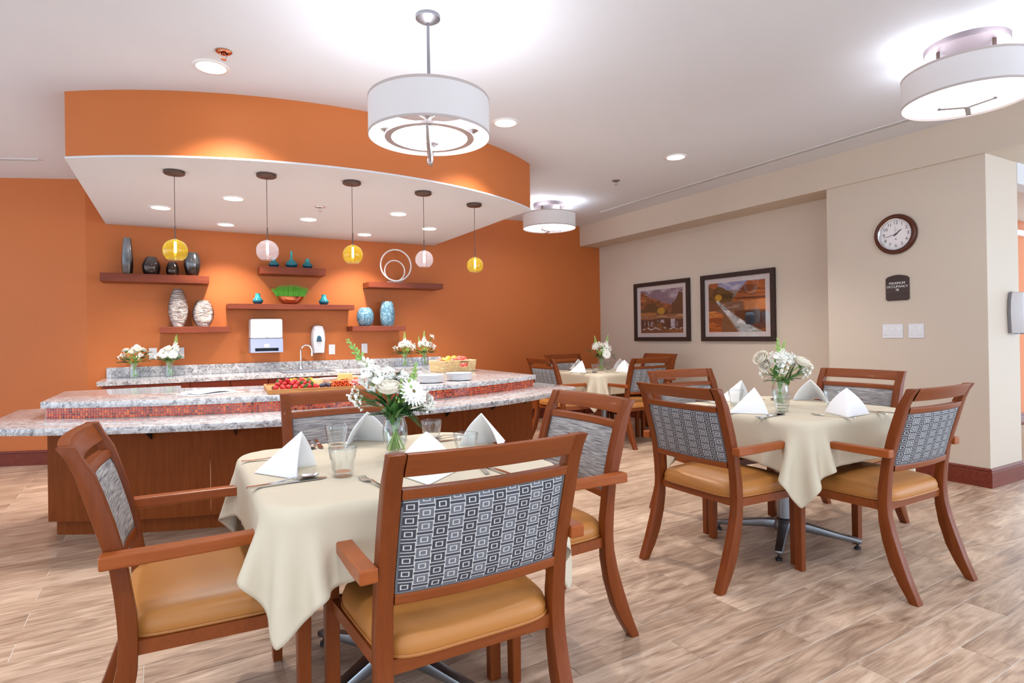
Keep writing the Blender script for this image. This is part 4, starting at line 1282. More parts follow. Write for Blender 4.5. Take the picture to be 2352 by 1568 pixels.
# tablecloths: linen draped over the tables and the chair arms under them
def drape(cx, cy, chairs, seed, size=1.29, rot=0, n=61, steps=260, off=(0, 0)):
    rs = np.random.RandomState(seed)
    L = size/(n-1)
    u = (np.arange(n)-(n-1)/2)*L
    P = np.zeros((n, n, 3)); P[..., 0] = u[:, None]; P[..., 1] = u[None, :]; P[..., 2] = TOPZ+.012
    c_, s_ = cos(rot), sin(rot)
    P[..., :2] = P[..., :2] @ np.array([[c_, s_], [-s_, c_]])+np.array(off)
    P[..., 2] += rs.rand(n, n)*.002
    boxes = []
    for (x, y, a, *_ ) in chairs:
        a = rad(a)
        for sx in (-1, 1):
            lx, ly = sx*.282, .045
            boxes.append((x+lx*cos(a)-ly*sin(a)-cx, y+lx*sin(a)+ly*cos(a)-cy, cos(a), sin(a), .029, .262, .632, .023))
        for sx in (-1, 1):      # back posts keep the cloth out
            lx, ly = sx*.245, -.19
            boxes.append((x+lx*cos(a)-ly*sin(a)-cx, y+lx*sin(a)+ly*cos(a)-cy, cos(a), sin(a), .03, .045, .6, .3))
        boxes.append((x-.0*cos(a)-.045*sin(a)-cx, y+.045*cos(a)-cy, cos(a), sin(a), .27, .22, .42, .068))
    boxes = []
    H, RR, ZT = .459, .12, TOPZ+.0045
    V = np.zeros_like(P); dt = .0125
    def pair(A, B, r0, st):
        d_ = B-A; l = np.sqrt((d_*d_).sum(-1, keepdims=True))+1e-9
        cor = d_*(.5*st*(l-r0)/l)
        A += cor; B -= cor
    D2 = L*2**.5
    for it in range(steps):
        V[..., 2] -= 9.8*dt
        V *= .975
        Q = P+V*dt
        for _ in range(9):
            for s0 in (0, 1):
                m = (n-s0)//2
                pair(Q[s0:s0+2*m-1:2], Q[s0+1:s0+2*m:2], L, 1.)
                pair(Q[:, s0:s0+2*m-1:2], Q[:, s0+1:s0+2*m:2], L, 1.)
                pair(Q[s0:s0+2*m-1:2, :-1], Q[s0+1:s0+2*m:2, 1:], D2, .35)
                pair(Q[s0:s0+2*m-1:2, 1:], Q[s0+1:s0+2*m:2, :-1], D2, .35)
            for s0 in (0, 1, 2, 3):
                m = (n-2-s0)//4*4
                a0_ = np.arange(s0, n-2, 4)
                A, B = Q[a0_], Q[a0_+2]; pair(A, B, 2*L, .05); Q[a0_], Q[a0_+2] = A, B
                A, B = Q[:, a0_], Q[:, a0_+2]; pair(A, B, 2*L, .05); Q[:, a0_], Q[:, a0_+2] = A, B
            # table
            x, y, z = Q[..., 0], Q[..., 1], Q[..., 2]
            qx, qy = np.abs(x)-(H-RR), np.abs(y)-(H-RR)
            ox_, oy_ = np.maximum(qx, 0), np.maximum(qy, 0)
            ln = np.sqrt(ox_**2+oy_**2)
            sd = ln+np.minimum(np.maximum(qx, qy), 0)-RR-.004
            up_ = ZT-z
            ins = (sd < 0) & (up_ > 0)
            top_ = ins & (up_ < -sd+.004)
            Q[..., 2][top_] = ZT
            sd_ = ins & ~top_
            nx = np.where(ln > 1e-6, ox_/np.maximum(ln, 1e-6), (qx > qy)*1.0)*np.sign(x); ny = np.where(ln > 1e-6, oy_/np.maximum(ln, 1e-6), (qx <= qy)*1.0)*np.sign(y)
            Q[..., 0][sd_] -= (sd*nx)[sd_]; Q[..., 1][sd_] -= (sd*ny)[sd_]
            for bx, by, ca, sa, hx, hy, zc, hz in boxes:
                dx, dy = Q[..., 0]-bx, Q[..., 1]-by
                lx, ly, lz = dx*ca+dy*sa, -dx*sa+dy*ca, Q[..., 2]-zc
                px, py, pz = hx-np.abs(lx), hy-np.abs(ly), hz-np.abs(lz)
                i_ = (px > 0) & (py > 0) & (pz > 0)
                if not i_.any(): continue
                lx, ly, lz, px, py, pz = lx[i_], ly[i_], lz[i_], px[i_], py[i_], pz[i_]
                mz = (pz <= px) & (pz <= py) | (lz > .2*hz) & (hz < .1); mx = ~mz & (px <= py); my = ~mz & ~mx
                lz = np.where(mz, np.where(lz > -.5*hz, hz, -hz), lz); lx = np.where(mx, np.sign(lx)*hx, lx); ly = np.where(my, np.sign(ly)*hy, ly)
                Q[..., 0][i_] = bx+lx*ca-ly*sa; Q[..., 1][i_] = by+lx*sa+ly*ca; Q[..., 2][i_] = zc+lz
        V = (Q-P)/dt
        on = Q[..., 2] > TOPZ-.002
        V[on] *= .5
        sp = np.sqrt((V*V).sum(-1, keepdims=True)); V *= np.minimum(1, 1.6/(sp+1e-9))
        P = Q
    return P
def make_cloth(label, cx, cy, chairs, seed, rot=0, P=None, size=1.29, off=(0, 0)):
    if P is None: P = drape(cx, cy, chairs, seed, size, rot, off=off)
    n = P.shape[0]
    mb = MB(); mb.v = [tuple(p) for p in P.reshape(-1, 3)]
    mb.f = [(i*n+j, (i+1)*n+j, (i+1)*n+j+1, i*n+j+1) for i in range(n-1) for j in range(n-1)]
    o = mb.build('tablecloth', 'cloth', smooth=179)
    o.location = (cx, cy, 0)
    so = o.modifiers.new('s', 'SUBSURF'); so.levels = so.render_levels = 1
    sd = o.modifiers.new('t', 'SOLIDIFY'); sd.thickness = .0016; sd.offset = 1
    tag(o, label, 'tablecloth', 'cream tablecloths')
    return P
make_cloth('cream tablecloth on the nearest table, corners hanging in folds', TB[0][0], TB[0][1], CH[:4], 1, rad(2), off=(.03, .03))
PC = make_cloth('cream tablecloth on the table by the clock wall', TB[1][0], TB[1][1], CH[4:8], 2, rad(-2))
make_cloth('cream tablecloth on the far corner table', TB[2][0], TB[2][1], CH[8:], 3, P=PC)
TS = TOPZ+.0066          # surface of a laid cloth

# ================================================================== TABLE SETTINGS
def tumbler_mesh():
    prof = [(.0001, 0), (.028, 0), (.0305, .003), (.0325, .02), (.0352, .048), (.0385, .056), (.041, .075), (.0428, .088), (.0424, .0895), (.0415, .088), (.0395, .075), (.037, .058), (.032, .05), (.0295, .02), (.026, .016), (.0001, .0155)]
    def fl(a, z): return 1+(.030*(cos(10*a)) if .004 < z < .05 else 0)
    return MB().lathe(prof, 60, flute=fl)
TUM = tumbler_mesh()
tum_me = TUM.mesh('water_glass', 'glass', smooth=35)
rim_me = MB().lathe([(.0428, .0875), (.0432, .089), (.0424, .0902), (.0416, .089)], 48, cap=False).mesh('rim', thin_glass('glass_rim', (.80, .82, .82), 1.0), smooth=60)
base_me = MB().lathe([(.0001, .0012), (.0255, .0012), (.027, .008), (.0245, .0145), (.0001, .0145)], 40).mesh('base', thin_glass('glass_base', (.88, .91, .90), 1.6, ior=1.6), smooth=40)
def tumbler(label, x, y, group):
    o = bpy.data.objects.new('water_glass', tum_me); COL.objects.link(o); o.location = (x, y, TS); o.rotation_euler = (0, 0, x*3)
    tag(o, label, 'glass', group)
    sharemesh('rim', rim_me, o); sharemesh('base', base_me, o)
def napkin_mesh(kind):
    """folded linen standing as a tent: apex, two open front corners, tail"""
    h, w, f, b = .128, .098, .060, .105
    A_ = Vector((0, f*.75, h)); Lp, Rp, Tl = Vector((-w, f, 0)), Vector((w, f, 0)), Vector((0, -b, 0))
    mb = MB()
    for e_, sg in ((Lp, -1), (Rp, 1)):
        def S(a, c, e_=e_, sg=sg):
            q = A_.lerp(Tl, c); p = q.lerp(e_.lerp(Tl, c*.0+c*c*.0), a) if False else A_*(1-a)*(1-c)+Tl*c*(1-a)+(e_*(1-c)+Tl*c)*a
            p = p+Vector((sg*.012*math.sin(PI*a)*(1-c), 0, .004*math.sin(PI*a)*(1-c)))
            return p
        mb.grid(S, 8, 10)
    return mb.mesh('folded_napkin', 'napkin', smooth=40)
nap_me = napkin_mesh(0)
fold_me = None
def napkin(label, x, y, deg, group, z=None, s=1):
    o = bpy.data.objects.new('folded_napkin', nap_me); COL.objects.link(o)
    o.location = (x, y, (TS if z is None else z)+.0012); o.rotation_euler = (0, 0, rad(deg)); o.scale = (s, s, s)
    so = o.modifiers.new('t', 'SOLIDIFY'); so.thickness = .005; so.offset = 0
    so2 = o.modifiers.new('b', 'BEVEL'); so2.width = .002; so2.segments = 2
    tag(o, label, 'napkin', group)
def fork_mesh():
    mb = MB()
    mb.strip([(0, -.095, .004), (0, -.06, .003), (0, -.01, .006), (0, .03, .010), (0, .046, .008)], [.013, .014, .008, .006, .012], [.003, .003, .003, .003, .002])
    mb.strip([(0, .045, .008), (0, .058, .004), (0, .064, .0035)], [.013, .024, .025], .0018)
    for k in range(4):
        x = -.0105+.007*k
        mb.strip([(x, .063, .0035), (x, .09, .004), (x*.95, .107, .008)], [.0044, .0036, .002], .0016, lateral=(1, 0, 0))
    return mb.mesh('fork', 'steel', smooth=30)
def spoon_mesh():
    mb = MB().strip([(0, -.095, .004), (0, -.06, .003), (0, -.01, .006), (0, .03, .010), (0, .052, .008)], [.013, .013, .008, .006, .008], [.003, .003, .003, .003, .002])
    def S(a, b):
        r = a; th = 2*PI*b
        x, y = .021*r*cos(th), .078+.032*r*sin(th)
        return (x, y, .003+.007*r*r)
    mb.grid(S, 5, 20)
    def S2(a, b):
        th = 2*PI*b
        return (.021*a*cos(th), .078+.032*a*sin(th), .0016+.007*a*a)
    mb.grid(S2, 5, 20)
    return mb.mesh('spoon', 'steel', smooth=60)
def knife_mesh():
    mb = MB().strip([(0, -.11, .004), (0, -.06, .004), (0, 0, .0035)], [.013, .015, .013], [.005, .006, .005])
    mb.strip([(0, 0, .0035), (.001, .05, .003), (.002, .095, .003), (0, .115, .003)], [.013, .018, .017, .006], .0016)
    return mb.mesh('table_knife', 'steel', smooth=30)
CUT = {'fork': fork_mesh(), 'spoon': spoon_mesh(), 'table_knife': knife_mesh()}
def cutlery(kind, label, x, y, deg, group):
    o = bpy.data.objects.new(kind, CUT[kind]); COL.objects.link(o)
    o.location = (x, y, TS); o.rotation_euler = (0, 0, rad(deg))
    tag(o, label, kind.split('_')[-1], group)
# one place: heading deg = direction the diner looks; (dx, dy) measured in that frame from the table centre
def frame(tx, ty, deg, r, s):
    """r right of the diner, s towards the diner"""
    a = rad(deg); f_ = (-sin(a), cos(a)); rt = (cos(a), sin(a))
    return tx+rt[0]*r-f_[0]*s, ty+rt[1]*r-f_[1]*s
SIDE = {0: ['the left chair', 'the near chair', 'the right chair', 'the bar-side chair'], 1: ['the left chair', 'the near right chair', 'the clock-wall chair', 'the picture-side chair'],
        2: ['the bar-end chair', 'the hidden right chair', 'the near chair', 'the orange-wall chair']}
TN = ['nearest table', 'clock-wall table', 'far corner table']
# placements found from the photograph: (table, seat) -> world positions
SET = {
 (0, 0): dict(n=(.30, 1.985, -118), f=(.28, 2.228, -95), s=(.265, 1.850, -78), k=(.275, 1.835, -87)),
 (0, 1): dict(n=(.655, 1.685, -20), f=(.492, 1.672, 8), s=(.845, 1.70, -14), k=(.865, 1.665, 4)),
 (0, 2): dict(n=(1.045, 2.03, 115), f=(.96, 1.78, 90), s=(1.0, 2.295, 100), k=(.985, 2.205, 86)),
 (0, 3): dict(n=(.648, 2.365, 186), f=(.80, 2.40, 180), s=(.452, 2.44, 172), k=(.485, 2.44, 176)),
 (1, 0): dict(n=(2.60, 2.075, -110), f=(2.58, 2.33, -90), s=(2.575, 1.922, -92), k=(2.57, 1.905, -84)),
 (1, 1): dict(n=(2.925, 1.735, -58), f=(2.805, 1.73, 12), s=(3.09, 1.72, -8), k=(3.13, 1.70, 10)),
 (1, 2): dict(n=(3.36, 2.20, 105), f=(3.35, 1.98, 90), s=(3.28, 2.36, 95), k=(3.27, 2.33, 84)),
 (1, 3): dict(n=(2.97, 2.46, 200), f=(3.12, 2.47, 178), s=(2.80, 2.50, 184), k=(2.77, 2.48, 176)),
 (2, 0): dict(n=(3.86, 5.30, -110), f=(3.86, 5.52, -90), s=(3.86, 5.12, -92), k=(3.86, 5.09, -86)),
 (2, 2): dict(n=(4.27, 4.98, -20), f=(4.08, 4.98, 5), s=(4.42, 4.98, 0), k=(4.45, 4.98, 0)),
 (2, 1): dict(n=(4.58, 5.40, 100), f=(4.58, 5.20, 90), s=(4.58, 5.56, 90), k=(4.58, 5.60, 90)),
 (2, 3): dict(n=(4.10, 5.68, 190), f=(4.30, 5.68, 180), s=(3.97, 5.70, 180), k=(3.94, 5.68, 180))}
for (ti, si), q in SET.items():
    w_ = 'before %s of the %s' % (SIDE[ti][si], TN[ti]); gp = 'table settings on the '+TN[ti]
    napkin('white tent-folded napkin '+w_, *q['n'], gp)
    cutlery('fork', 'steel fork '+w_, *q['f'], gp)
    cutlery('spoon', 'steel spoon '+w_, *q['s'], gp)
    cutlery('table_knife', 'steel table knife '+w_, *q['k'], gp)
for x, y, l, ti in ((.529, 2.315, 'clear tumbler left of the vase, nearer the bar, on the nearest table', 0), (.438, 1.838, 'clear tumbler in front of the left folded napkin, nearest table', 0),
        (.882, 2.215, 'clear tumbler right of the vase on the nearest table', 0), (.865, 1.855, 'clear tumbler half hidden behind the near chair rail', 0),
        (2.775, 1.995, 'clear tumbler before the vase on the clock-wall table', 1), (2.80, 2.31, 'clear tumbler between two napkins on the left of the clock-wall table', 1), (3.165, 1.96, 'clear tumbler beside the right napkins of the clock-wall table', 1),
        (4.02, 5.20, 'clear tumbler left of the vase on the far corner table', 2), (4.38, 5.42, 'clear tumbler right of the vase on the far corner table', 2), (4.52, 5.22, 'clear tumbler by the right napkins of the far corner table', 2), (3.98, 5.58, 'clear tumbler between the left napkins of the far corner table', 2)):
    tumbler(l, x, y, 'water glasses on the '+TN[ti])

# ================================================================== BOUQUETS
def leaf_mesh(L=.09, w=.042, curl=.25):
    def S(a, b):
        t_ = a; wd = w*math.sin(PI*min(1, t_*1.02)**.8)*(1-.15*t_)
        x = (b-.5)*wd
        return (x, L*t_, L*curl*(-(t_**2))+abs(b-.5)*wd*.35)
    return MB().grid(S, 8, 4)
def fern_mesh(L=.13):
    mb = MB().tube([(0, 0, 0), (0, L*.5, .004), (0, L, -.02)], .0011, 5)
    n = 13
    for k in range(n):
        t_ = .12+.85*k/(n-1); l_ = .042*(1-t_)**.7+.008
        z = .004*math.sin(PI*t_)-.02*t_*t_
        for s_ in (-1, 1):
            i = len(mb.v); y = L*t_
            mb.v += [(0, y, z), (s_*l_*.45, y+.003+l_*.1, z+.002), (s_*l_, y+l_*.45, z-.004), (s_*l_*.5, y+.010+l_*.25, z+.002)]
            mb.f.append((i, i+1, i+2, i+3))
    return mb
def rose_mesh(r=.03):
    mb = MB(); rn = random.Random(2)
    for l_, (n, rr, op, h) in enumerate(((3, .42, -.25, 1.0), (4, .68, .0, .98), (5, .92, .22, .86), (5, 1.05, .55, .66))):
        for k in range(n):
            a0_ = 2*PI*(k+.37*l_)/n; span = 2*PI/n*1.35
            def S(u, v, a0_=a0_, rr=rr, op=op, h=h, span=span):
                a = a0_+(u-.5)*span
                e_ = 1-(2*u-1)**2*.18
                z = v*h*1.25*r*e_
                q = r*rr*(math.sin(PI/2*min(1, v*1.5))**.7)*(1+op*max(0, v-.55)**2*2.2)
                return (q*cos(a), q*sin(a), z)
            mb.grid(S, 6, 6)
    return mb
def daisy_mesh(r=.045, n=20):
    mb = MB()
    for lay in range(2):
        for k in range(n):
            a = 2*PI*(k+.5*lay)/n
            i = len(mb.v)
            def S(u, v):
                return ((u*r*(.96-.12*lay))+.006, (v-.5)*.011*math.sin(PI*(.12+.86*u))**.5, .006*lay-.010*u*u+.006*u+abs(v-.5)*.003)
            mb.grid(S, 5, 2); mb.tf(Matrix.Rotation(a, 4, 'Z'), i)
    return mb
def snap_meshes(L=.16, w=.020):
    g_, b_ = MB(), MB(); rn = random.Random(4)
    g_.tube([(0, 0, -.02), (0, 0, L)], [.0032, .0018], 6)
    n = 34
    for k in range(n):
        t_ = k/(n-1); z = L*t_; a = k*2.4; s_ = (1-t_)**.8*.85+.17
        q = w*(s_*.75+.04)
        p = Vector((q*cos(a), q*sin(a), z)); tilt = Matrix.Rotation(a, 3, 'Z') @ Matrix.Rotation(rad(42+18*(1-t_)), 3, 'Y')
        tgt = b_ if t_ < .52 else g_
        if t_ < .34:
            tgt.ball(p, (.0095*s_, .0095*s_, .015*s_), 8, 5, tilt); tgt.ball(p+Vector((.010*cos(a), .010*sin(a), .002)), (.010, .012, .006), 7, 4, tilt)
        else: tgt.ball(p, (.0068*s_+.0012, .0068*s_+.0012, .0135*s_+.002), 7, 5, tilt)
    return g_, b_
def stock_mesh(r=.038, n=26, seed=1):
    mb = MB(); rn = random.Random(seed)
    for k in range(n):
        u = rn.uniform(-.45, 1); a = rn.random()*2*PI; q = math.sqrt(1-u*u)
        c = Vector((q*cos(a), q*sin(a), u))*r*rn.uniform(.75, 1.05)
        nrm_ = c.normalized()
        m = nrm_.to_track_quat('Z', 'Y').to_matrix()
        for j in range(4):
            an = PI/2*j+rn.random()*.5
            i = len(mb.v)
            mb.ball((0, 0, 0), (.0085, .0065, .0022), 7, 4)
            mb.tf(Matrix.Translation(c) @ m.to_4x4() @ Matrix.Rotation(an, 4, 'Z') @ Matrix.Rotation(rad(-25), 4, 'Y') @ Matrix.Translation((.008, 0, 0)), i)
    return mb
def wax_mesh(seed=1, n=14):
    g_, b_ = MB(), MB(); rn = random.Random(seed)
    for k in range(n):
        a = rn.random()*2*PI; e_ = (rn.gauss(0, .022), rn.uniform(.06, .105), rn.gauss(0, .022))
        g_.tube([(0, 0, 0), (e_[0]*.4, e_[1]*.55, e_[2]*.4+.003), e_], .0007, 4)
        for j in range(3): b_.ball((e_[0]+rn.gauss(0, .004), e_[1]+rn.gauss(0, .004), e_[2]+rn.gauss(0, .004)), .0042, 6, 4)
    return g_, b_
FM = {}
FM['leaf'] = leaf_mesh().mesh('leaf', 'green', smooth=60); FM['dleaf'] = leaf_mesh(.075, .05, .3).mesh('leaf', 'dgreen', smooth=60)
FM['fern'] = fern_mesh().mesh('fern_frond', 'dgreen', smooth=60); FM['rose'] = rose_mesh().mesh('rose', 'cream', smooth=60)
FM['daisy'] = daisy_mesh().mesh('daisy', 'petal', smooth=60)
FM['eye'] = MB().ball((0, 0, .003), (.009, .009, .005), 12, 6).mesh('flower_centre', 'daisyeye', smooth=60)
a_, b_ = snap_meshes(); FM['sg'] = a_.mesh('snapdragon', 'budgreen', smooth=60); FM['sb'] = b_.mesh('blossoms', 'petal', smooth=60)
FM['stock'] = stock_mesh().mesh('stock_bloom', 'petal', smooth=60)
a_, b_ = wax_mesh(); FM['wg'] = a_.mesh('filler_sprig', 'green', smooth=60); FM['wb'] = b_.mesh('tiny_blossoms', 'petal', smooth=60)
FM['berry'] = MB()
rn_ = random.Random(8)
for k in range(12): FM['berry'].ball((rn_.gauss(0, .014), rn_.gauss(0, .014), rn_.gauss(0, .014)), (.006, .006, .009), 7, 5)
FM['berry'] = FM['berry'].mesh('bud_cluster', 'budgreen', smooth=60)
FM['sepal'] = MB().lathe([(.0025, -.012), (.006, -.004), (.016, .004), (.019, .012), (.015, .01), (.004, 0)], 14).mesh('sepals', 'green', smooth=60)
def aim(dirv, axis='Z'):
    return Vector(dirv).normalized().to_track_quat(axis, 'Y' if axis == 'Z' else 'Z').to_euler()
VASE_BELLY = [(.0001, 0), (.033, 0), (.035, .004), (.033, .012), (.041, .045), (.046, .075), (.044, .10), (.036, .125), (.0335, .138), (.038, .150), (.041, .156), (.0395, .1565), (.032, .139), (.034, .125), (.042, .10), (.0437, .075), (.039, .045), (.030, .012), (.0001, .009)]
VASE_JAR = [(.0001, 0), (.036, 0), (.040, .004), (.040, .10), (.035, .118), (.035, .128), (.0375, .13), (.0375, .145), (.035, .146), (.0325, .14), (.033, .118), (.0375, .10), (.0375, .006), (.0001, .005)]
def scallop(a, z): return 1+(.035*cos(14*a) if z > .145 else (.010*cos(14*a) if z > .11 else 0))
VM = {'belly': MB().lathe(VASE_BELLY, 56, flute=scallop).mesh('flower_vase', 'glass', smooth=40), 'jar': MB().lathe(VASE_JAR, 36, flute=lambda a, z: 1+(.012*cos(18*a) if z < .1 else 0)).mesh('flower_vase', 'glass', smooth=40),
      'wb': MB().lathe([(.0001, .0115), (.029, .0125), (.0385, .045), (.0430, .075), (.0424, .092), (.0001, .092)], 36).mesh('water', 'water', smooth=40), 'wj': MB().lathe([(.0001, .0065), (.037, .0075), (.037, .085), (.0001, .085)], 36).mesh('water', 'water', smooth=40)}
def bouquet(where, x, y, z, kind, items, seed, s=1.0):
    """items: (type, offset from vase foot, size[, facing])"""
    v = bpy.data.objects.new('flower_vase', VM[kind]); COL.objects.link(v); v.location = (x, y, z+.0005); v.scale = (s, s, s)
    tag(v, 'clear glass vase holding white flowers '+where, 'vase', 'glass flower vases')
    sharemesh('water', VM['wb' if kind == 'belly' else 'wj'], v)
    t = thing('flower_bouquet', 'white flower bouquet with green leaves '+where, 'bouquet', (x, y, z+.0005), 0, 'white bouquets')
    t.scale = (s, s, s)
    rn = random.Random(seed)
    neck = .142
    for it in items:
        ty, p = it[0], Vector(it[1]); k = it[2] if len(it) > 2 else 1.0
        a = rn.random()*2*PI
        n0 = Vector((.022*rn.uniform(-1, 1), .022*rn.uniform(-1, 1), neck)); n0 = n0+Vector((p.x, p.y, 0)).normalized()*.008 if (p.x or p.y) else n0
        ft = Vector((-n0.x*.9+rn.uniform(-.01, .01), -n0.y*.9+rn.uniform(-.01, .01), .014))
        dv = (p-n0)
        if len(it) > 3: dv2 = Vector(it[3])
        else: dv2 = dv.normalized()+Vector((0, 0, .15))
        if ty in ('rose', 'daisy', 'snap', 'stock', 'berry'):
            top = p if ty != 'snap' else p-dv2.normalized()*.15*k
            st = MB().tube([ft, n0, n0.lerp(top, .55)+Vector((0, 0, .006)), top], .0032 if ty in ('rose', 'snap', 'stock') else .0024, 7)
            so = st.build('stem', 'lgreen', t, smooth=60)
        if ty == 'rose':
            o = sharemesh('rose', FM['rose'], t, p, aim(dv2), k); sharemesh('sepals', FM['sepal'], o)
        elif ty == 'daisy':
            o = sharemesh('daisy', FM['daisy'], t, p, aim(dv2), k); sharemesh('flower_centre', FM['eye'], o)
        elif ty == 'snap':
            o = sharemesh('snapdragon', FM['sg'], t, p-dv2.normalized()*.16*k, aim(dv2), k); sharemesh('blossoms', FM['sb'], o)
        elif ty == 'stock': sharemesh('stock_bloom', FM['stock'], t, p, aim(dv2), k)
        elif ty == 'berry': sharemesh('bud_cluster', FM['berry'], t, p, aim(dv2), k)
        elif ty in ('leaf', 'dleaf', 'fern', 'wax'):
            nm = {'leaf': 'leaf', 'dleaf': 'leaf', 'fern': 'fern_frond', 'wax': 'filler_sprig'}[ty]
            me = FM[{'wax': 'wg'}.get(ty, ty)]
            d_ = (p-n0) if len(it) <= 3 else dv2
            base = p-d_.normalized()*{'leaf': .09, 'dleaf': .075, 'fern': .13, 'wax': .09}[ty]*k
            q = d_.normalized().to_track_quat('Y', 'Z')
            o = sharemesh(nm, me, t, base, q.to_euler(), k)
            if ty == 'wax': sharemesh('tiny_blossoms', FM['wb'], o)
            MB().tube([n0*.98, base], .0014, 5).build('stem', 'lgreen', t, smooth=60)
def auto_items(seed, roses=4, stocks=3, daisies=0, snaps=1, sc_=1.0, lean=0):
    rn = random.Random(seed); it = []
    for k in range(roses):
        a = 2*PI*k/max(1, roses)+rn.random(); it.append(('rose', (.065*cos(a)*sc_, .065*sin(a)*sc_, .245+.03*rn.random()), rn.uniform(.85, 1.0)))
    for k in range(stocks):
        a = 2*PI*k/max(1, stocks)+1+rn.random(); it.append(('stock', (.05*cos(a), .05*sin(a), .262+.03*rn.random()), rn.uniform(.75, 1)))
    for k in range(snaps):
        a = rn.random()*2*PI; it.append(('snap', (.05*cos(a)+lean, .04*sin(a), .40), .95))
    for k in range(daisies): it.append(('daisy', (.03-.05*k, -.075, .225-.02*k), 1.0, (.2-.3*k, -1, .35)))
    for k in range(9):
        a = 2*PI*k/9+rn.random()*.4; it.append((rn.choice(['leaf', 'dleaf']), (.115*cos(a)*sc_, .115*sin(a)*sc_, .175+.05*rn.random()), rn.uniform(.8, 1.05)))
    for k in range(5):
        a = 2*PI*k/5+rn.random(); it.append(('fern', (.15*cos(a), .15*sin(a), .165+.06*rn.random()), rn.uniform(.7, .9)))
    for k in range(4):
        a = 2*PI*k/4+rn.random(); it.append(('wax', (.14*cos(a), .14*sin(a), .215+.05*rn.random()), .9))
    for k in range(2): it.append(('berry', (.03*rn.uniform(-1, 1), -.05, .2), .9))
    return it
# camera-side axes at a table: e = picture-right, f = towards the camera
e_ = Vector((cos(YAW), -sin(YAW), 0)); ff = Vector((-sin(YAW), -cos(YAW), 0))
def V3(r_, z, d_=0):
    p = e_*r_+ff*d_
    return (p.x, p.y, z)
def D3(r_, z, d_=0):
    return tuple(e_*r_+ff*d_+Vector((0, 0, z)))
near = [('snap', V3(-.172, .420), 1.15, D3(-.62, .85, 0)), ('snap', V3(.082, .330), 1.0, D3(.22, 1, 0)),
        ('rose', V3(-.008, .222, .055), 1.3, D3(.04, 1, .22)), ('stock', V3(-.062, .262, .02), 1.0), ('stock', V3(-.098, .285, .0), .9), ('stock', V3(-.03, .285, -.03), .75), ('stock', V3(.03, .272, -.035), .7),
        ('daisy', V3(.075, .228, .045), 1.15, D3(.75, .45, .65)), ('daisy', V3(.035, .275, -.01), .8, D3(.2, 1, .1)), ('stock', V3(.115, .195, .01), .72), ('wax', V3(.135, .178, .0), .8, D3(1, .1, 0)),
        ('leaf', V3(-.096, .258, .05), 1.25, D3(-.75, .72, .2)), ('leaf', V3(-.060, .252, .055), 1.2, D3(-.45, .9, .1)), ('leaf', V3(-.098, .222, .05), 1.1, D3(-.9, .5, .15)), ('leaf', V3(.012, .208, .062), 1.0, D3(.1, 1, .25)), ('leaf', V3(-.012, .195, .055), .9, D3(-.15, 1, .3)), ('dleaf', V3(.01, .31, -.01), .8, D3(.1, 1, 0)),
        ('wax', V3(-.145, .215, .03), 1.0, D3(-1, .35, .1)), ('wax', V3(-.125, .195, .04), .9, D3(-1, .25, .1)), ('fern', V3(-.07, .165, .06), .9, D3(-.7, .3, .6)), ('fern', V3(.105, .185, .03), 1.0, D3(.8, .5, .3)), ('fern', V3(.110, .118, .05), .9, D3(.75, -.45, .3)), ('fern', V3(.125, .165, .0), .9, D3(1, .15, 0)),
        ('leaf', V3(-.035, .185, .06), 1.0, D3(-.5, .7, .3)), ('leaf', V3(.035, .19, .065), 1.05, D3(.4, .9, .3)), ('dleaf', V3(.07, .165, .045), 1.0, D3(.8, .4, .3)), ('dleaf', V3(-.065, .165, .045), 1.0, D3(-.8, .4, .3)), ('fern', V3(.07, .215, .055), .9, D3(.6, .9, .2)), ('fern', V3(-.04, .21, .05), .9, D3(-.5, .9, .2)), ('dleaf', V3(.0, .165, .055), 1.0, D3(.05, .8, .5)), ('leaf', V3(.1, .205, .03), 1.0, D3(.9, .6, .1)), ('fern', V3(.045, .245, .05), 1.0, D3(.3, 1, .2)), ('fern', V3(.02, .225, .06), .9, D3(.15, 1, .3)), ('berry', V3(.045, .235, .05), 1.0), ('berry', V3(.035, .20, .055), .8), ('dleaf', V3(.055, .185, .05), .9, D3(.6, .6, .4)), ('dleaf', V3(-.045, .175, -.04), .9), ('dleaf', V3(.03, .20, -.06), .9), ('leaf', V3(.07, .30, -.02), .7, D3(.6, .7, 0)), ('dleaf', V3(.075, .27, .0), .8, D3(.7, .6, 0)), ('rose', V3(.03, .245, -.05), .9)]
bouquet('on the nearest table', .69, 2.092, TS, 'belly', near, 1)
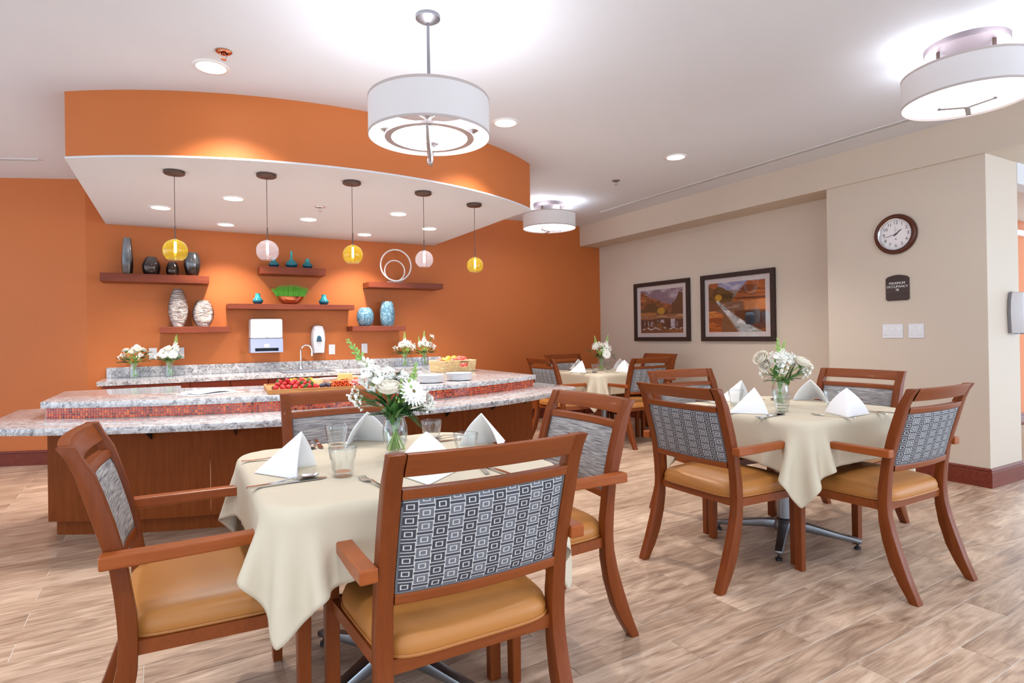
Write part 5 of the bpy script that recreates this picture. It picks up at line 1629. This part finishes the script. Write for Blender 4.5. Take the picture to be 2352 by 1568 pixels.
mid = [('snap', V3(-.012, .385), 1.0, D3(-.05, 1, 0)), ('snap', V3(.045, .375, -.03), .7, D3(.25, 1, 0)), ('rose', V3(-.105, .262, .02), 1.2, D3(-.7, .55, .4)), ('rose', V3(-.095, .235, .045), 1.0, D3(-.8, .2, .6)), ('rose', V3(.105, .225, .03), 1.35, D3(.35, .9, .3)),
       ('stock', V3(-.03, .27), 1.0), ('stock', V3(.02, .265, .03), .95), ('stock', V3(.055, .265, -.01), 1.0), ('stock', V3(.09, .25, -.02), .9), ('stock', V3(-.01, .215, .05), .8),
       ('leaf', V3(-.045, .245, .05), .9, D3(-.1, 1, .2)), ('leaf', V3(-.035, .215, .06), 1.0, D3(.35, .9, .2)), ('leaf', V3(.055, .205, .065), 1.0, D3(.3, .9, .3)), ('leaf', V3(.075, .185, .06), .95, D3(.8, .5, .3)), ('leaf', V3(-.02, .185, .06), 1.0, D3(-.6, .8, .3)), ('dleaf', V3(.0, .165, .055), .9, D3(-.2, .5, .7)),
       ('dleaf', V3(.06, .16, .05), .9, D3(.7, .3, .5)), ('wax', V3(-.11, .195, .03), .9, D3(-1, .4, .2)), ('wax', V3(.165, .225, .0), 1.0, D3(1, .6, 0)), ('wax', V3(.145, .195, .02), .9, D3(1, .4, 0)), ('wax', V3(.12, .185, .03), .8, D3(1, .2, 0)), ('fern', V3(-.10, .155, .03), .8, D3(-.9, .2, .3)), ('fern', V3(.06, .24, .02), .9, D3(.3, 1, 0)), ('fern', V3(.11, .165, .0), .8, D3(1, .3, 0)), ('dleaf', V3(-.05, .17, -.04), .9), ('dleaf', V3(.05, .17, -.05), .9)]
bouquet('on the table by the clock wall', 3.0, 2.165, TS, 'belly', mid, 2)
far = [('snap', V3(-.07, .40), 1.0, D3(-.15, 1, 0)), ('snap', V3(.085, .41), 1.0, D3(.2, 1, 0)), ('rose', V3(-.065, .245, .04), 1.0), ('rose', V3(.005, .275, .04), 1.0), ('stock', V3(-.03, .29), 1.1), ('stock', V3(.03, .28), 1.0), ('stock', V3(-.06, .28, -.02), 1.0), ('stock', V3(.08, .255, .02), 1.0), ('daisy', V3(.055, .19, .06), 1.15, D3(.3, .3, 1)), ('daisy', V3(.05, .225, .05), .9, D3(.3, .6, .8)),
       ('berry', V3(-.005, .20, .06), 1.2), ('berry', V3(.01, .225, .05), 1.0), ('dleaf', V3(-.10, .21, .03), 1.2, D3(-.8, .4, .2)), ('dleaf', V3(-.16, .26, .0), 1.0, D3(-.7, .8, 0)), ('leaf', V3(-.19, .245, .0), .8, D3(-1, .2, 0)), ('dleaf', V3(-.085, .165, .05), 1.1, D3(-.8, -.1, .3)), ('fern', V3(.17, .15, .02), 1.0, D3(1, -.35, .1)), ('fern', V3(.16, .19, .0), 1.0, D3(1, .0, 0)), ('wax', V3(.0, .235, .06), .8, D3(.0, 1, .2)), ('dleaf', V3(.03, .165, .05), .9), ('dleaf', V3(-.03, .165, .05), .9)]
bouquet('on the far corner table', 4.22, 5.35, TS, 'belly', far, 3)
bouquet('on the back counter, leftmost', -.372, 6.76, ZB, 'jar', auto_items(11, 5, 2, 0, 0, 1.15)+[('fern', V3(-.17, .17, 0), 1.0, D3(-1, .1, 0)), ('fern', V3(.16, .27, 0), 1.0, D3(1, .6, 0))], 4, .97)
bouquet('on the back counter with a large daisy', -.076, 6.76, ZB, 'jar', auto_items(12, 3, 2, 1, 0, 1.0)+[('snap', V3(.075, .43, 0), 1.1, D3(.1, 1, 0)), ('daisy', V3(-.015, .24, .075), 1.25, D3(-.05, .3, 1)), ('leaf', V3(.15, .22, .03), 1.2, D3(1, .25, .2))], 5, .97)
bouquet('on the back counter behind the front snapdragons', 2.344, 6.70, ZB, 'belly', auto_items(13, 2, 5, 0, 0, 1.0)+[('snap', V3(0, .43, 0), 1.1, D3(0, 1, 0))], 6, .97)
bouquet('on the back counter behind the fruit basket', 2.597, 6.71, ZB, 'belly', auto_items(14, 1, 4, 0, 0, 1.1)+[('snap', V3(0, .44, 0), 1.0, D3(.02, 1, 0)), ('snap', V3(-.07, .37, 0), .8, D3(-.1, 1, 0)), ('wax', V3(.1, .37, 0), 1.0, D3(.5, 1, 0))], 7, .97)
# ================================================================== FOOD AND PLATES ON THE BAR
rnd = random.Random(21)
def rotz(a): return Matrix.Rotation(a, 3, 'Z')
# white plates, two stacks
pl_me = MB().lathe([(.0001, .004), (.055, .004), (.058, .0), (.062, .0), (.064, .004), (.100, .0085), (.1055, .0095), (.1065, .0125), (.1055, .0155), (.099, .0150), (.066, .0085), (.0001, .0078)], 48).mesh('dinner_plate', 'plate', smooth=50)
for si, (x, y, l) in enumerate(((1.675, 4.215, 'left'), (1.945, 4.285, 'right'))):
    for k in range(6):
        o = bpy.data.objects.new('dinner_plate', pl_me); COL.objects.link(o); o.location = (x+rnd.uniform(-.002, .002), y+rnd.uniform(-.002, .002), ZU+.0005+.0092*k)
        pos = ['bottom', 'second from bottom', 'third from bottom', 'third from top', 'second from top', 'top'][k]
        tag(o, 'white plate, %s in the %s plate stack on the bar' % (pos, l), 'plate', 'plates in two stacks on the bar')
# paper napkins in a loose pile
nm = ['lower white scalloped paper napkin lying open on the bar', 'upper folded white napkin on the bar']
for k, (dx, dy, a, w, h, z) in enumerate(((.0, .0, .35, .17, .12, .002), (-.015, .015, .62, .135, .085, .008))):
    def S(u, v, w=w, h=h, z=z, k=k):
        x = (u-.5)*2*w; y = (v-.5)*2*h
        sc_ = .006*math.sin(u*40)*(1 if v in (0, 1) else 0)*(k == 0)
        return (x, y+sc_, .0006+z*math.sin(PI*u)*(.4+.6*v)+.004*k*math.sin(3*u+2*v)**2)
    o = MB().grid(S, 24, 12).build('paper_napkin', 'napkin', smooth=60)
    so = o.modifiers.new('t', 'SOLIDIFY'); so.thickness = .0012+.006*k; so.offset = 1
    o.location = (.185+dx, 4.37+dy, ZU+.0008+.006*k); o.rotation_euler = (0, 0, a)
    tag(o, nm[k], 'napkin', 'napkins lying on the bar')
# wooden serving board with raised rim
TA = rad(-4); TX, TY, TL, TW = .86, 4.245, .70, .56
t = thing('serving_board', 'long wooden board of fruit, cheese and rolled meats', 'board', (TX, TY, ZU+.0006), TA)
mb = MB().box(-TL/2, TL/2, -TW/2, TW/2, 0, .022)
mb.build('deck', 'board', t, bevel=.003)
rm = MB()
for x0, x1, y0, y1 in ((-TL/2, TL/2, -TW/2, -TW/2+.014), (-TL/2, TL/2, TW/2-.014, TW/2), (-TL/2, -TL/2+.014, -TW/2+.014, TW/2-.014), (TL/2-.014, TL/2, -TW/2+.014, TW/2-.014)): rm.box(x0, x1, y0, y1, .022, .030)
rm.build('rim', 'board', t)
DZ = ZU+.0006+.0222
cT, sT = cos(TA), sin(TA)
def onb(u, v, z=0):
    return (TX+cT*u-sT*v, TY+sT*u+cT*v, DZ+z)
def put(name, me, u, v, z, rot, label, cat, group, kids=()):
    o = bpy.data.objects.new(name, me); COL.objects.link(o); o.location = onb(u, v, z); o.rotation_euler = rot
    tag(o, label, cat, group)
    for kn, km in kids: sharemesh(kn, km, o)
    return o
sb_me = MB().lathe([(.0001, -.024), (.007, -.020), (.014, -.008), (.0175, .004), (.015, .013), (.008, .017), (.0001, .018)], 16).mesh('strawberry', 'straw', smooth=60)
lf = MB()
for k in range(7):
    a = 2*PI*k/7; lf.strip([(.003*cos(a), .003*sin(a), .018), (.010*cos(a), .010*sin(a), .020), (.018*cos(a), .018*sin(a), .014)], [.004, .007, .001], .0008)
lf.tube([(0, 0, .017), (.002, 0, .028)], .0014, 5)
hull_me = lf.mesh('strawberry_hull', 'green', smooth=40)
sp = []
for r_ in range(3):
    for k in range(7-r_):
        sp.append((-.305+.042*k+.015*r_+rnd.uniform(-.004, .004), -.225+.045*r_+rnd.uniform(-.005, .005), .016+.018*(r_ > 0)*.6+.006*r_))
for k in range(5): sp.append((-.27+.045*k, -.13+rnd.uniform(-.008, .008), .045+.008*(k % 2)))
ORD = ['first', 'second', 'third', 'fourth', 'fifth', 'sixth', 'seventh', 'eighth', 'ninth', 'tenth']
rows_ = [('front', i) for i in range(7)]+[('second', i) for i in range(6)]+[('third', i) for i in range(5)]+[('topmost', i) for i in range(5)]
for (u, v, z), (rw_, ri_) in zip(sp, rows_):
    put('strawberry', sb_me, u, v, z, (rnd.uniform(1.0, 2.2), rnd.uniform(-.5, .5), rnd.uniform(0, 6.28)), 'red strawberry, %s from the left in the %s row on the board' % (ORD[ri_], rw_), 'strawberry', 'strawberries on the board', [('hull', hull_me)])
mg = MB().box(-.013, .013, -.012, .012, -.011, .011, b=.003).mesh('mango_cube', 'mango', smooth=40)
for k in range(14):
    put('mango_cube', mg, -.21+.026*(k % 7)+rnd.uniform(-.003, .003), -.02+.05*(k//7)+rnd.uniform(-.008, .008), .022+.022*(k % 2), (rnd.uniform(-.4, .4), rnd.uniform(-.4, .4), rnd.random()*3), 'yellow mango cube, %s from the left in the %s row behind the strawberries' % (ORD[k % 7], ('front', 'back')[k//7]), 'fruit', 'mango cubes on the board')
pm_ = MB().ball((0, 0, 0), (.017, .022, .016), 16, 10).mesh('plum', 'plum', smooth=60)
for k, (u, v) in enumerate(((-.012, -.225), (.028, -.22), (.0, -.18), (.03, -.172))):
    put('plum', pm_, u, v, .0162, (0, 0, rnd.random()*3), 'dark purple plum at the %s of the four beside the strawberries' % ('front left', 'front right', 'back left', 'back right')[k], 'fruit', 'plums on the board')
# rolled meats
def roll(m, L=.07, r=.0115):
    mb = MB(); n = 14
    for y in (-L/2, L/2):
        for q in (r, r*.55):
            pass
    prof = [(r*.5, -L/2), (r*.95, -L/2), (r, -L/2+.003), (r, L/2-.003), (r*.95, L/2), (r*.5, L/2), (r*.5, -L/2)]
    return MB().lathe(prof, 14, cap=False, flute=lambda a, z: 1+.07*math.sin(3*a+60*z)).tf(Matrix.Rotation(rad(90), 4, 'X'))
fat_me = MB().lathe([(.0068, -.0355), (.0112, -.0355)], 14, cap=False).lathe([(.0058, -.036), (.0068, -.0352), (.0072, -.0362)], 14, cap=False).tf(Matrix.Rotation(rad(90), 4, 'X')).mesh('rolled_edge', 'fat')
or_me = roll('o').mesh('meat_roll', 'proscuitto', smooth=60); pk_me = roll('p').mesh('meat_roll', 'salami', smooth=60)
for k in range(9):
    put('meat_roll', or_me, .062+.024*(k % 5)+rnd.uniform(-.003, .003)+.01*(k//5), -.215+.01*(k//5), .012+.0215*(k//5), (0, 0, rnd.uniform(-.25, .25)), 'orange meat roll, %s from the left in the %s layer beside the plums' % (ORD[k % 5], ('lower', 'upper')[k//5]), 'meat', 'orange meat rolls left of centre')
for k in range(16):
    rw = k//9
    put('meat_roll', pk_me, .19+.0245*(k % 9)+.012*rw+rnd.uniform(-.003, .003) if .19+.0245*(k % 9) < .33 else .19+.0245*(k % 6), -.215+.085*(k % 9 >= 6)+.006*rw, .0122+.0215*rw, (0, 0, rnd.uniform(-.3, .3)), 'pale pink salami roll, %s from the left in the %s layer' % (ORD[k % 9], ('lower', 'upper')[rw]), 'meat', 'pink salami rolls', [('rolled_edge', fat_me)])
for k in range(7):
    put('meat_roll', or_me, .24+.026*(k % 4), -.04+.07*(k//4), .0125+.021*(k % 2), (0, .0, 1.2+rnd.uniform(-.2, .2)), 'orange meat roll, %s in the %s row at the right end of the board' % (ORD[k % 4], ('front', 'back')[k//4]), 'meat', 'orange meat rolls at the right end')
def wedge(w, d_, h): return MB().prism([(-w/2, -d_/2), (w/2, -d_/2), (w/2*.8, d_/2), (-w/2, d_/2)], 0, h)
for (u, v, w, d_, h, m, l, a) in ((-.03, .05, .115, .07, .045, 'cheese2', 'pale low cheese block behind the plums on the board', .1), (.17, -.02, .10, .07, .078, 'cheese', 'tall yellow cheese wedge behind the salami rolls', -.1), (.245, .06, .08, .06, .055, 'cheese2', 'pale cheese chunk right of the tall wedge', .3)):
    o = wedge(w, d_, h).build('cheese_block', m, bevel=.004); o.location = onb(u, v, .0004); o.rotation_euler = (0, 0, TA+a)
    tag(o, l, 'cheese', 'cheeses on the board')
o = MB().lathe([(.0001, 0), (.035, 0), (.04, .004), (.066, .036), (.068, .046), (.064, .046), (.058, .036), (.03, .01), (.0001, .009)], 36).build('dip_bowl', 'plate', smooth=60); o.location = onb(.075, .06, .0004)
tag(o, 'small white dip bowl among the cheeses on the board', 'bowl')
ol = MB().ball((0, 0, 0), (.009, .0115, .009), 10, 6).mesh('olive', 'grape', smooth=60); ol2 = MB().ball((0, 0, 0), (.009, .0115, .009), 10, 6).mesh('olive', 'plum', smooth=60)
for k in range(16):
    u, v = (-.0+.05*rnd.random()+.0, .115+.07*rnd.random()); lay = k//10
    if k > 11: u, v = .145+.02*rnd.random(), .05+.06*rnd.random()
    put('olive', ol if k % 3 else ol2, u-.02, v, .0092+.014*lay, (0, 0, rnd.random()*3), ('green' if k % 3 else 'black')+' olive heaped beside the dip bowl', 'olive', ('green' if k % 3 else 'black')+' olives on the board')
ck = MB().lathe([(.0001, -.0025), (.024, -.0025), (.026, 0), (.024, .0025), (.0001, .0025)], 20).mesh('cracker', 'cracker', smooth=40)
for k in range(8):
    put('cracker', ck, .06+.03*(k % 4)+.006*(k//4), -.095+.02*(k//4), .0245+.006*(k % 4), (rnd.uniform(-.35, .1), rnd.uniform(-.2, .2), 0), 'round cracker, %s from the left in the %s row before the dip bowl' % (ORD[k % 4], ('front', 'back')[k//4]), 'cracker', 'crackers on the board')

# seagrass basket of fruit
bx, by, ba = 2.40, 5.43, rad(7)
t = thing('fruit_basket', 'rectangular woven seagrass basket of fruit on the bar', 'basket', (bx, by, ZU+.0006), ba)
def bask(z): return .185+.012*z/.1, .135+.012*z/.1
def rr_pt(hx, hy, r_, s_):
    """point on a rounded rectangle at perimeter fraction"""
    seg = [(2*(hx-r_), 0), (PI/2*r_, 1), (2*(hy-r_), 0), (PI/2*r_, 1), (2*(hx-r_), 0), (PI/2*r_, 1), (2*(hy-r_), 0), (PI/2*r_, 1)]
    tot = sum(q for q, _ in seg); d_ = (s_ % 1)*tot
    st = [(-hx+r_, -hy), (hx-r_, -hy), (hx, -hy+r_), (hx, hy-r_), (hx-r_, hy), (-hx+r_, hy), (-hx, hy-r_), (-hx, -hy+r_)]
    for k, (L, c) in enumerate(seg):
        if d_ <= L+1e-9 or k == 7:
            f_ = d_/L
            x, y = st[k]; ang = rad(-90)+PI/2*(k//2)
            if not c:
                dx, dy = [(1, 0), (0, 1), (-1, 0), (0, -1)][k//2]
                return x+dx*d_, y+dy*d_, ang
            a = ang+f_*PI/2
            cx_, cy_ = [(hx-r_, -hy+r_), (hx-r_, hy-r_), (-hx+r_, hy-r_), (-hx+r_, -hy+r_)][k//2]
            return cx_+r_*cos(a), cy_+r_*sin(a), a
        d_ -= L
mb = MB(); NS, NR = 84, 11
for j in range(NR):
    z = .004+.0093*j
    hx, hy = bask(z)
    pts = []
    for k in range(NS*2+1):
        s_ = k/(NS*2)
        x, y, a = rr_pt(hx, hy, .03, s_)
        w_ = .0042*math.sin(PI*(k+j*1.0))+.0034*cos(PI*k/2+PI*j)
        pts.append((x+w_*cos(a), y+w_*sin(a), z+.0016*math.sin(PI*k/2+j)))
    # leave the hand hole open on the front long side
    if 5 <= j <= 8:
        pts2 = [p for p in pts if not (p[1] < -hy+.02 and .0 < p[0] < .085)]
        cut = next(i for i in range(len(pts)) if pts[i][1] < -hy+.02 and .0 < pts[i][0] < .085); n_ = len(pts)-len(pts2)
        order = pts[cut+n_:]+pts[1:cut]
        mb.tube(order, .0052, 6, flat=.95)
    else: mb.tube(pts, .0052, 6, cap=False, flat=.95)
mb.build('weave', 'wicker', t, smooth=60)
mb = MB(); pts = []
for k in range(81):
    x, y, a = rr_pt(*bask(.1), .03, k/80); pts.append((x, y, .1075))
mb.tube(pts, .0062, 6, cap=False)
mb.box(-.16, .16, -.11, .11, .0, .004); mb.build('rim', 'wicker', t, smooth=60)
MB().box(-.004, .09, -.158, -.140, .090, .101, b=.003).build('handle', 'leather', t)
def inb(u, v, z): return (bx+cos(ba)*u-sin(ba)*v, by+sin(ba)*u+cos(ba)*v, ZU+.0006+z)
ap_me = MB().lathe([(.0001, -.030), (.012, -.033), (.026, -.026), (.036, -.004), (.034, .016), (.022, .030), (.009, .031), (.0001, .024)], 20).mesh('apple', 'apple', smooth=60)
stm = MB().tube([(0, 0, .022), (.003, 0, .038)], .0014, 5).mesh('stem', 'leather')
og_me = MB().ball((0, 0, 0), (.037, .037, .035), 20, 12).mesh('orange', 'orangefruit', smooth=60)
kk = 0
for u, v, z, ty in ((-.10, -.06, .105, 'o'), (-.02, .05, .118, 'o'), (.03, .02, .120, 'o'), (-.05, -.085, .098, 'a'), (-.0, -.055, .104, 'a'), (.05, -.05, .104, 'a'), (.09, .02, .115, 'a'), (.145, .03, .112, 'a'), (-.13, .03, .10, 'a'), (-.07, .01, .105, 'a'), (.13, -.06, .085, 'a'), (.02, -.105, .05, 'a'), (.07, -.10, .05, 'a'), (-.06, .08, .095, 'o'), (.07, .085, .10, 'a'), (-.14, -.08, .075, 'a')):
    o = bpy.data.objects.new('orange' if ty == 'o' else 'apple', og_me if ty == 'o' else ap_me); COL.objects.link(o); o.location = inb(u, v, z)
    o.rotation_euler = (rnd.uniform(-.6, .6), rnd.uniform(-.6, .6), rnd.random()*6)
    tag(o, 'orange heaped in the seagrass fruit basket' if ty == 'o' else 'red apple heaped in the seagrass fruit basket', 'fruit', 'oranges in the basket' if ty == 'o' else 'apples in the basket')
    if ty == 'a': sharemesh('stem', stm, o)
o = MB().tube([(-.05, 0, .0), (-.02, .02, .012), (.02, .022, .012), (.05, .005, .0)], [.004, .014, .014, .005], 10).build('banana', 'banana', smooth=60); o.location = inb(-.13, -.075, .118); o.rotation_euler = (0, 0, 1.2)
tag(o, 'yellow banana tip over the left rim of the fruit basket', 'fruit')
